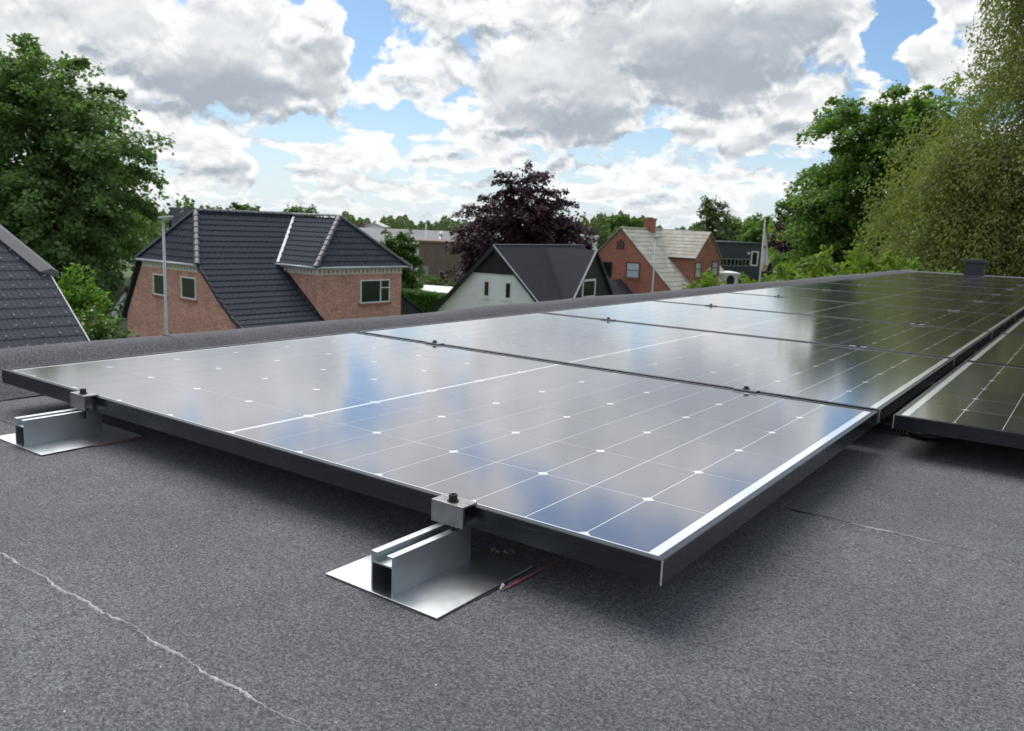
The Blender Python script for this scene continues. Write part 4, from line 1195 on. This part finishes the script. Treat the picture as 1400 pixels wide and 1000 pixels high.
MB().tube([(0, 0, 0), (0, 0, p.z - .05), (0, 0, p.z)], [.075, .045, .02], 10).build('pole', M_WHITE, fg, smooth=True)
MB().tube([(0, 0, p.z), (0, 0, p.z + .06), (0, 0, p.z + .12)], [.03, .06, .02], 8).build('finial', M_WHITE, fg, smooth=True)
fb_ = MB(); nz, nx = 16, 9; zt = p.z - .55
for i in range(nz + 1):
    for k in range(nx + 1):
        t_ = k / nx; s_ = i / nz
        wdt = .08 + .5 * s_ * (1 - .35 * s_)
        fb_.v.append((.05 + t_ * wdt, .07 * math.sin(t_ * 11 + s_ * 2) * (.3 + s_), zt - s_ * 2.5 - t_ * .25 * (1 - s_)))
for i in range(nz):
    for k in range(nx): a = i * (nx + 1) + k; fb_.f.append((a, a + 1, a + nx + 2, a + nx + 1))
o = fb_.build('flag', M_FLAG, fg, smooth=True); sd = o.modifiers.new('thick', 'SOLIDIFY'); sd.thickness = .006
b = MB()
for i in (7, 8):
    for k in (2, 3, 4):
        pass
q = MB().obox((.07, -.1, zt - 1.35), (.1, 0, 0), (0, .02, 0), (0, 0, .2)); q.build('emblem', M_FLAGRED, o)

# ------------------------------------------------------------------ trees and shrubs
p = lx(70, 48)
tree('beech_tree', 'tall dark green beech tree filling the left edge', 'tree', p, [(-2.2, 0, 8.5, 7, 5, 6.2), (0, 0, 10.4, 5.2, 4.5, 5.2), (3.0, 0, 8.0, 5.0, 4.5, 5.4), (4.6, -1, 5.2, 3.6, 4, 3.6), (-1.2, -2, 12.4, 2.8, 2.8, 3.0), (0, -1.5, 5.0, 7, 4, 3.4)], 13.5, .5, 520, 90000, .27, L_BEECH, 11, bough=(1.35, .42), droop=.3, limbs=70)
p = lx(707, 66)
tree('copper_beech', 'dark purple copper beech tree rising behind the white house', 'tree', p, [(0, 0, 6.6, 5.2, 4.6, 3.6), (-2.6, 0, 6.2, 3.4, 3.4, 3.0), (2.6, 0, 6.4, 3.2, 3.2, 2.6), (.3, 0, 9.2, 2.6, 2.6, 2.5), (3.1, 0, 6.3, 1.6, 2, 1.5), (-3.2, 0, 6.0, 1.6, 2, 1.9), (-3.4, -1, 3.6, 2.2, 2, 2.2), (0, -1, 4.2, 5, 3, 2.0)], 9.5, .42, 330, 42000, .25, L_COPPER, 12, bough=(1.15, .3), droop=.22, limbs=90, shell=.35)
p = lx(1185, 45)
tree('green_beech', 'fresh green beech tree behind the far parapet, left of the birch', 'tree', p, [(0, 0, 8.6, 4.0, 3.6, 4.6), (-2.1, 0, 8.0, 2.3, 2.6, 3.8), (1.6, 0, 11.2, 2.8, 2.6, 3.4), (-.9, 0, 12.0, 2.6, 2.5, 2.9), (-1.9, -1, 4.6, 2.6, 2.4, 2.8), (3, 0, 7, 2.5, 2.5, 4)], 12.5, .45, 330, 52000, .25, L_BEECH2, 13, bough=(1.15, .36), droop=.3, limbs=80)
p = lx(1405, 21)
tree('birch_tree', 'weeping olive green birch tree filling the right edge', 'tree', p, [(0, 0, 8.0, 3.3, 3.0, 4.0), (-1.6, 0, 6.3, 2.4, 2.4, 2.9), (.3, 0, 11.6, 2.0, 2.0, 3.2), (-1.9, -.5, 4.0, 2.3, 2.2, 2.4), (-.3, 0, 14, 1.5, 1.5, 2.4), (2.5, 0, 7, 3, 2.5, 4.5)], 14, .22, 1100, 400000, .075, L_BIRCH, 14, bough=(.75, .34), droop=.75, shell=.35, bark=M_BIRCHBARK, limbs=150, flat=1.0)
p = lx(1072, 62)
tree('plum_tree', 'dark purple plum tree between the flagpole and the green beech', 'tree', p, [(0, 0, 5.6, 1.6, 1.8, 3.2), (.8, 0, 7.6, 1.3, 1.4, 2.0)], 7.5, .18, 70, 7000, .24, L_COPPER, 15, bough=(.8, .3))
p = lx(968, 112)
tree('poplar_tree', 'pale thin crowned poplar tree behind the red brick house', 'tree', p, [(0, 0, 8, 2.0, 2, 4.2), (-.8, 0, 10.5, 1.0, 1, 2.6), (1.4, 0, 6, 2.2, 2, 3.0)], 12, .22, 90, 6500, .34, L_FAR, 16, bough=(.9, .45), limbs=50)
for i, (px, D, zt, rr, lab) in enumerate(((1010, 128, 10.2, 3.6, 'round dark green tree behind the slate grey building'), (1034, 120, 9.6, 2.6, 'narrower green tree just left of the flagpole top'))):
    p = lx(px, D)
    tree('broadleaf_tree', lab, 'tree', p, [(0, 0, zt - 3.2, rr, rr, 3.2), (rr * .4, 0, zt - 4.5, rr * .9, rr, 3)], zt - 2, .3, 110, 9000, .42, L_BEECH2, 20 + i, bough=(1.1, .5), group='trees behind the slate grey building')
p = lx(543, 62)
tree('broadleaf_tree', 'bushy mid green tree right of the orange brick house', 'tree', p, [(0, 0, 3.4, 1.7, 1.6, 2.4), (-.9, 0, 2.6, 1.4, 1.5, 2.2), (1.0, 0, 1.9, 1.3, 1.4, 1.8), (.1, 0, 4.6, 1.0, 1.0, 1.2)], 4.5, .16, 130, 15000, .2, L_GREEN, 25, bough=(.65, .3))
for i, (px, D, zt, rr, lab) in enumerate(((590, 70, 2.2, 1.3, 'low leafy bush in front of the brown brick block'), (613, 71, 1.9, 1.1, 'small bush left of the white door of the brown brick block'))):
    p = lx(px, D)
    tree('bush', lab, 'bush', p, [(0, 0, zt * .5, rr, rr, zt * .5)], zt * .7, .05, 40, 4000, .16, L_GREEN, 30 + i, bough=(.45, .25), limbs=10, group='bushes by the brown brick block')
p = lx(98, 23)
tree('sumac_shrub', 'bright green feathery shrub beside the left tiled roof', 'shrub', p, [(0, 0, 3.4, .75, .8, 1.5), (-.35, 0, 3.0, .7, .7, 1.3), (.35, 0, 3.2, .6, .6, 1.35), (.75, 0, 3.35, .45, .3, .7)], 3.8, .07, 90, 9000, .13, L_BRIGHT, 35, bough=(.5, .14), droop=.1)
p = lx(132, 20.5)
tree('elder_shrub', 'elder shrub with cream flower heads in front of the bright green shrub', 'shrub', p, [(0, 0, 2.9, .85, .8, 1.05), (-.5, 0, 2.5, .7, .7, .8), (.5, 0, 2.6, .6, .6, .85)], 3.2, .06, 70, 8000, .11, L_GREEN, 36, bough=(.4, .18), extra=(L_FLOWER, .035))
hz = [(965, 19.5, 5.47, .36, 'yellow green shrub top just right of the pale house roof'), (1045, 19, 5.6, .55, 'yellow green shrub at the foot of the flagpole'), (1112, 18, 6.06, .8, 'yellow green shrub left of the birch, beyond the parapet'), (1170, 17.5, 6.2, .85, 'tallest yellow green shrub, under the green beech'), (1240, 17, 6.15, .8, 'yellow green shrub half under the birch branches')]
for i, (px, D, zt, rr, lab) in enumerate(hz):
    p = lx(px, D)
    tree('laurel_shrub', lab, 'shrub', p, [(0, 0, zt - .75, rr, rr, .75), (rr * .7, 0, zt - 1.1, rr * .8, rr, .8), (-rr * .6, .2, zt - 1.3, rr * .8, rr, .9)], zt - .8, .06, 120, 9500, .12, L_YELLOW, 40 + i, bough=(.32, .14), droop=-.05, group='yellow green shrubs beyond the parapet')
# clipped hedge
a = at(540, 398, 53); b = at(606, 405, 50.5)
d = Vector((b.x - a.x, b.y - a.y, 0)); L = d.length + 3; rg = np.random.default_rng(50)
hg = empty('hedge', (a.x, a.y, 0), math.atan2(d.y, d.x), 'clipped bright green hedge between the orange brick house and the white house', 'hedge')
n = 16000; hh_ = a.z
face = rg.random(n); x = rg.uniform(-2, L, n); y = np.where(face < .55, rg.normal(-.0, .05, n), rg.uniform(0, 1.1, n)); z = np.where(face < .55, rg.uniform(.05, hh_, n), hh_ + rg.normal(0, .05, n))
nn = np.where((face < .55)[:, None], np.array([[0, -1, .3]]), np.array([[0, 0, 1.0]])) + rg.normal(size=(n, 3)) * .5
me = leaf_mesh('foliage', np.c_[x, y, z], rg.uniform(.09, .17, n), rg.normal(size=(n, 3)), nn); me.materials.append(L_HEDGE)
o = bpy.data.objects.new('foliage', me); COL.objects.link(o); o.parent = hg
MB().box(-2, L, .06, 1.04, .1, hh_ - .08).build('branches', mat('hedge_shade', (.03, .05, .015), .9, .3, 8), hg)  # solid dark block inside the hedge; its colour stands in for shade between leaves
a = at(590, 425, 46); lw = MB().poly([(a.x + RT.x * i * 6 + FW.x * j * 5, a.y + RT.y * i * 6 + FW.y * j * 5, .02) for i, j in ((-1, -1), (1, -1), (1, 1), (-1, 1))]).build('lawn', M_LAWN)
tag(lw, kind='structure')
# trees behind the first house's ridge
for i, (px, D, py, rr, lab) in enumerate(((333, 95, 279, 3.0, 'round tree top showing above the dark roof ridge'), (412, 95, 281, 2.2, 'second tree top along the ridge, left of the hipped wing'))):
    p = lx(px, D); zt = zof(px, py, D)
    tree('broadleaf_tree', lab, 'tree', p, [(0, 0, zt - 2.2, rr, rr, 2.2)], zt - 2, .25, 60, 5000, .36, L_GREEN, 60 + i, bough=(.9, .4), group='tree tops behind the ridge')
# far woods along the horizon
def woods(name, az0, az1, D, ht, n, seed, m, size=1.6, lump=1.0):
    rg = np.random.default_rng(seed); px = rg.uniform(az0, az1, n)
    base = np.array([list(at(q_, 320, D)) for q_ in np.linspace(az0, az1, 60)]); xs = np.linspace(az0, az1, 60)
    dd = rg.uniform(-.04, .12, n)
    X = np.interp(px, xs, base[:, 0]); Y = np.interp(px, xs, base[:, 1])
    X = EYE.x + (X - EYE.x) * (1 + dd); Y = EYE.y + (Y - EYE.y) * (1 + dd)
    top = ht * (1 + .16 * lump * np.sin(px * .09 + seed) + .10 * lump * np.sin(px * .23 + 2 * seed) + .07 * lump * np.sin(px * .61 + seed))
    z = top * rg.uniform(.02, 1, n) ** .55 + rg.normal(0, .25, n)
    me = leaf_mesh(name, np.c_[X, Y, z], rg.uniform(.6, 1.4, n) * size, rg.normal(size=(n, 3)), rg.normal(size=(n, 3)) * .7 + np.array([0, 0, 1.0])); me.materials.append(m)
    o = bpy.data.objects.new(name, me); COL.objects.link(o); tag(o, kind='stuff'); return o
woods('far_woods', -250, 840, 290, 7.4, 40000, 3, L_FAR, 1.1)
woods('far_woods', 840, 1700, 330, 8.6, 30000, 4, L_FAR, 1.2)
woods('wooded_hill', 815, 890, 215, 10.2, 6000, 7, L_GREEN, 1.2, .35)
woods('middle_trees', -200, 300, 75, 6.5, 9000, 9, L_GREEN, .5)
woods('middle_trees', 760, 860, 130, 7.4, 5000, 10, L_FAR, .7)
woods('middle_trees', 1050, 1600, 70, 7.5, 16000, 12, L_BEECH2, .45)
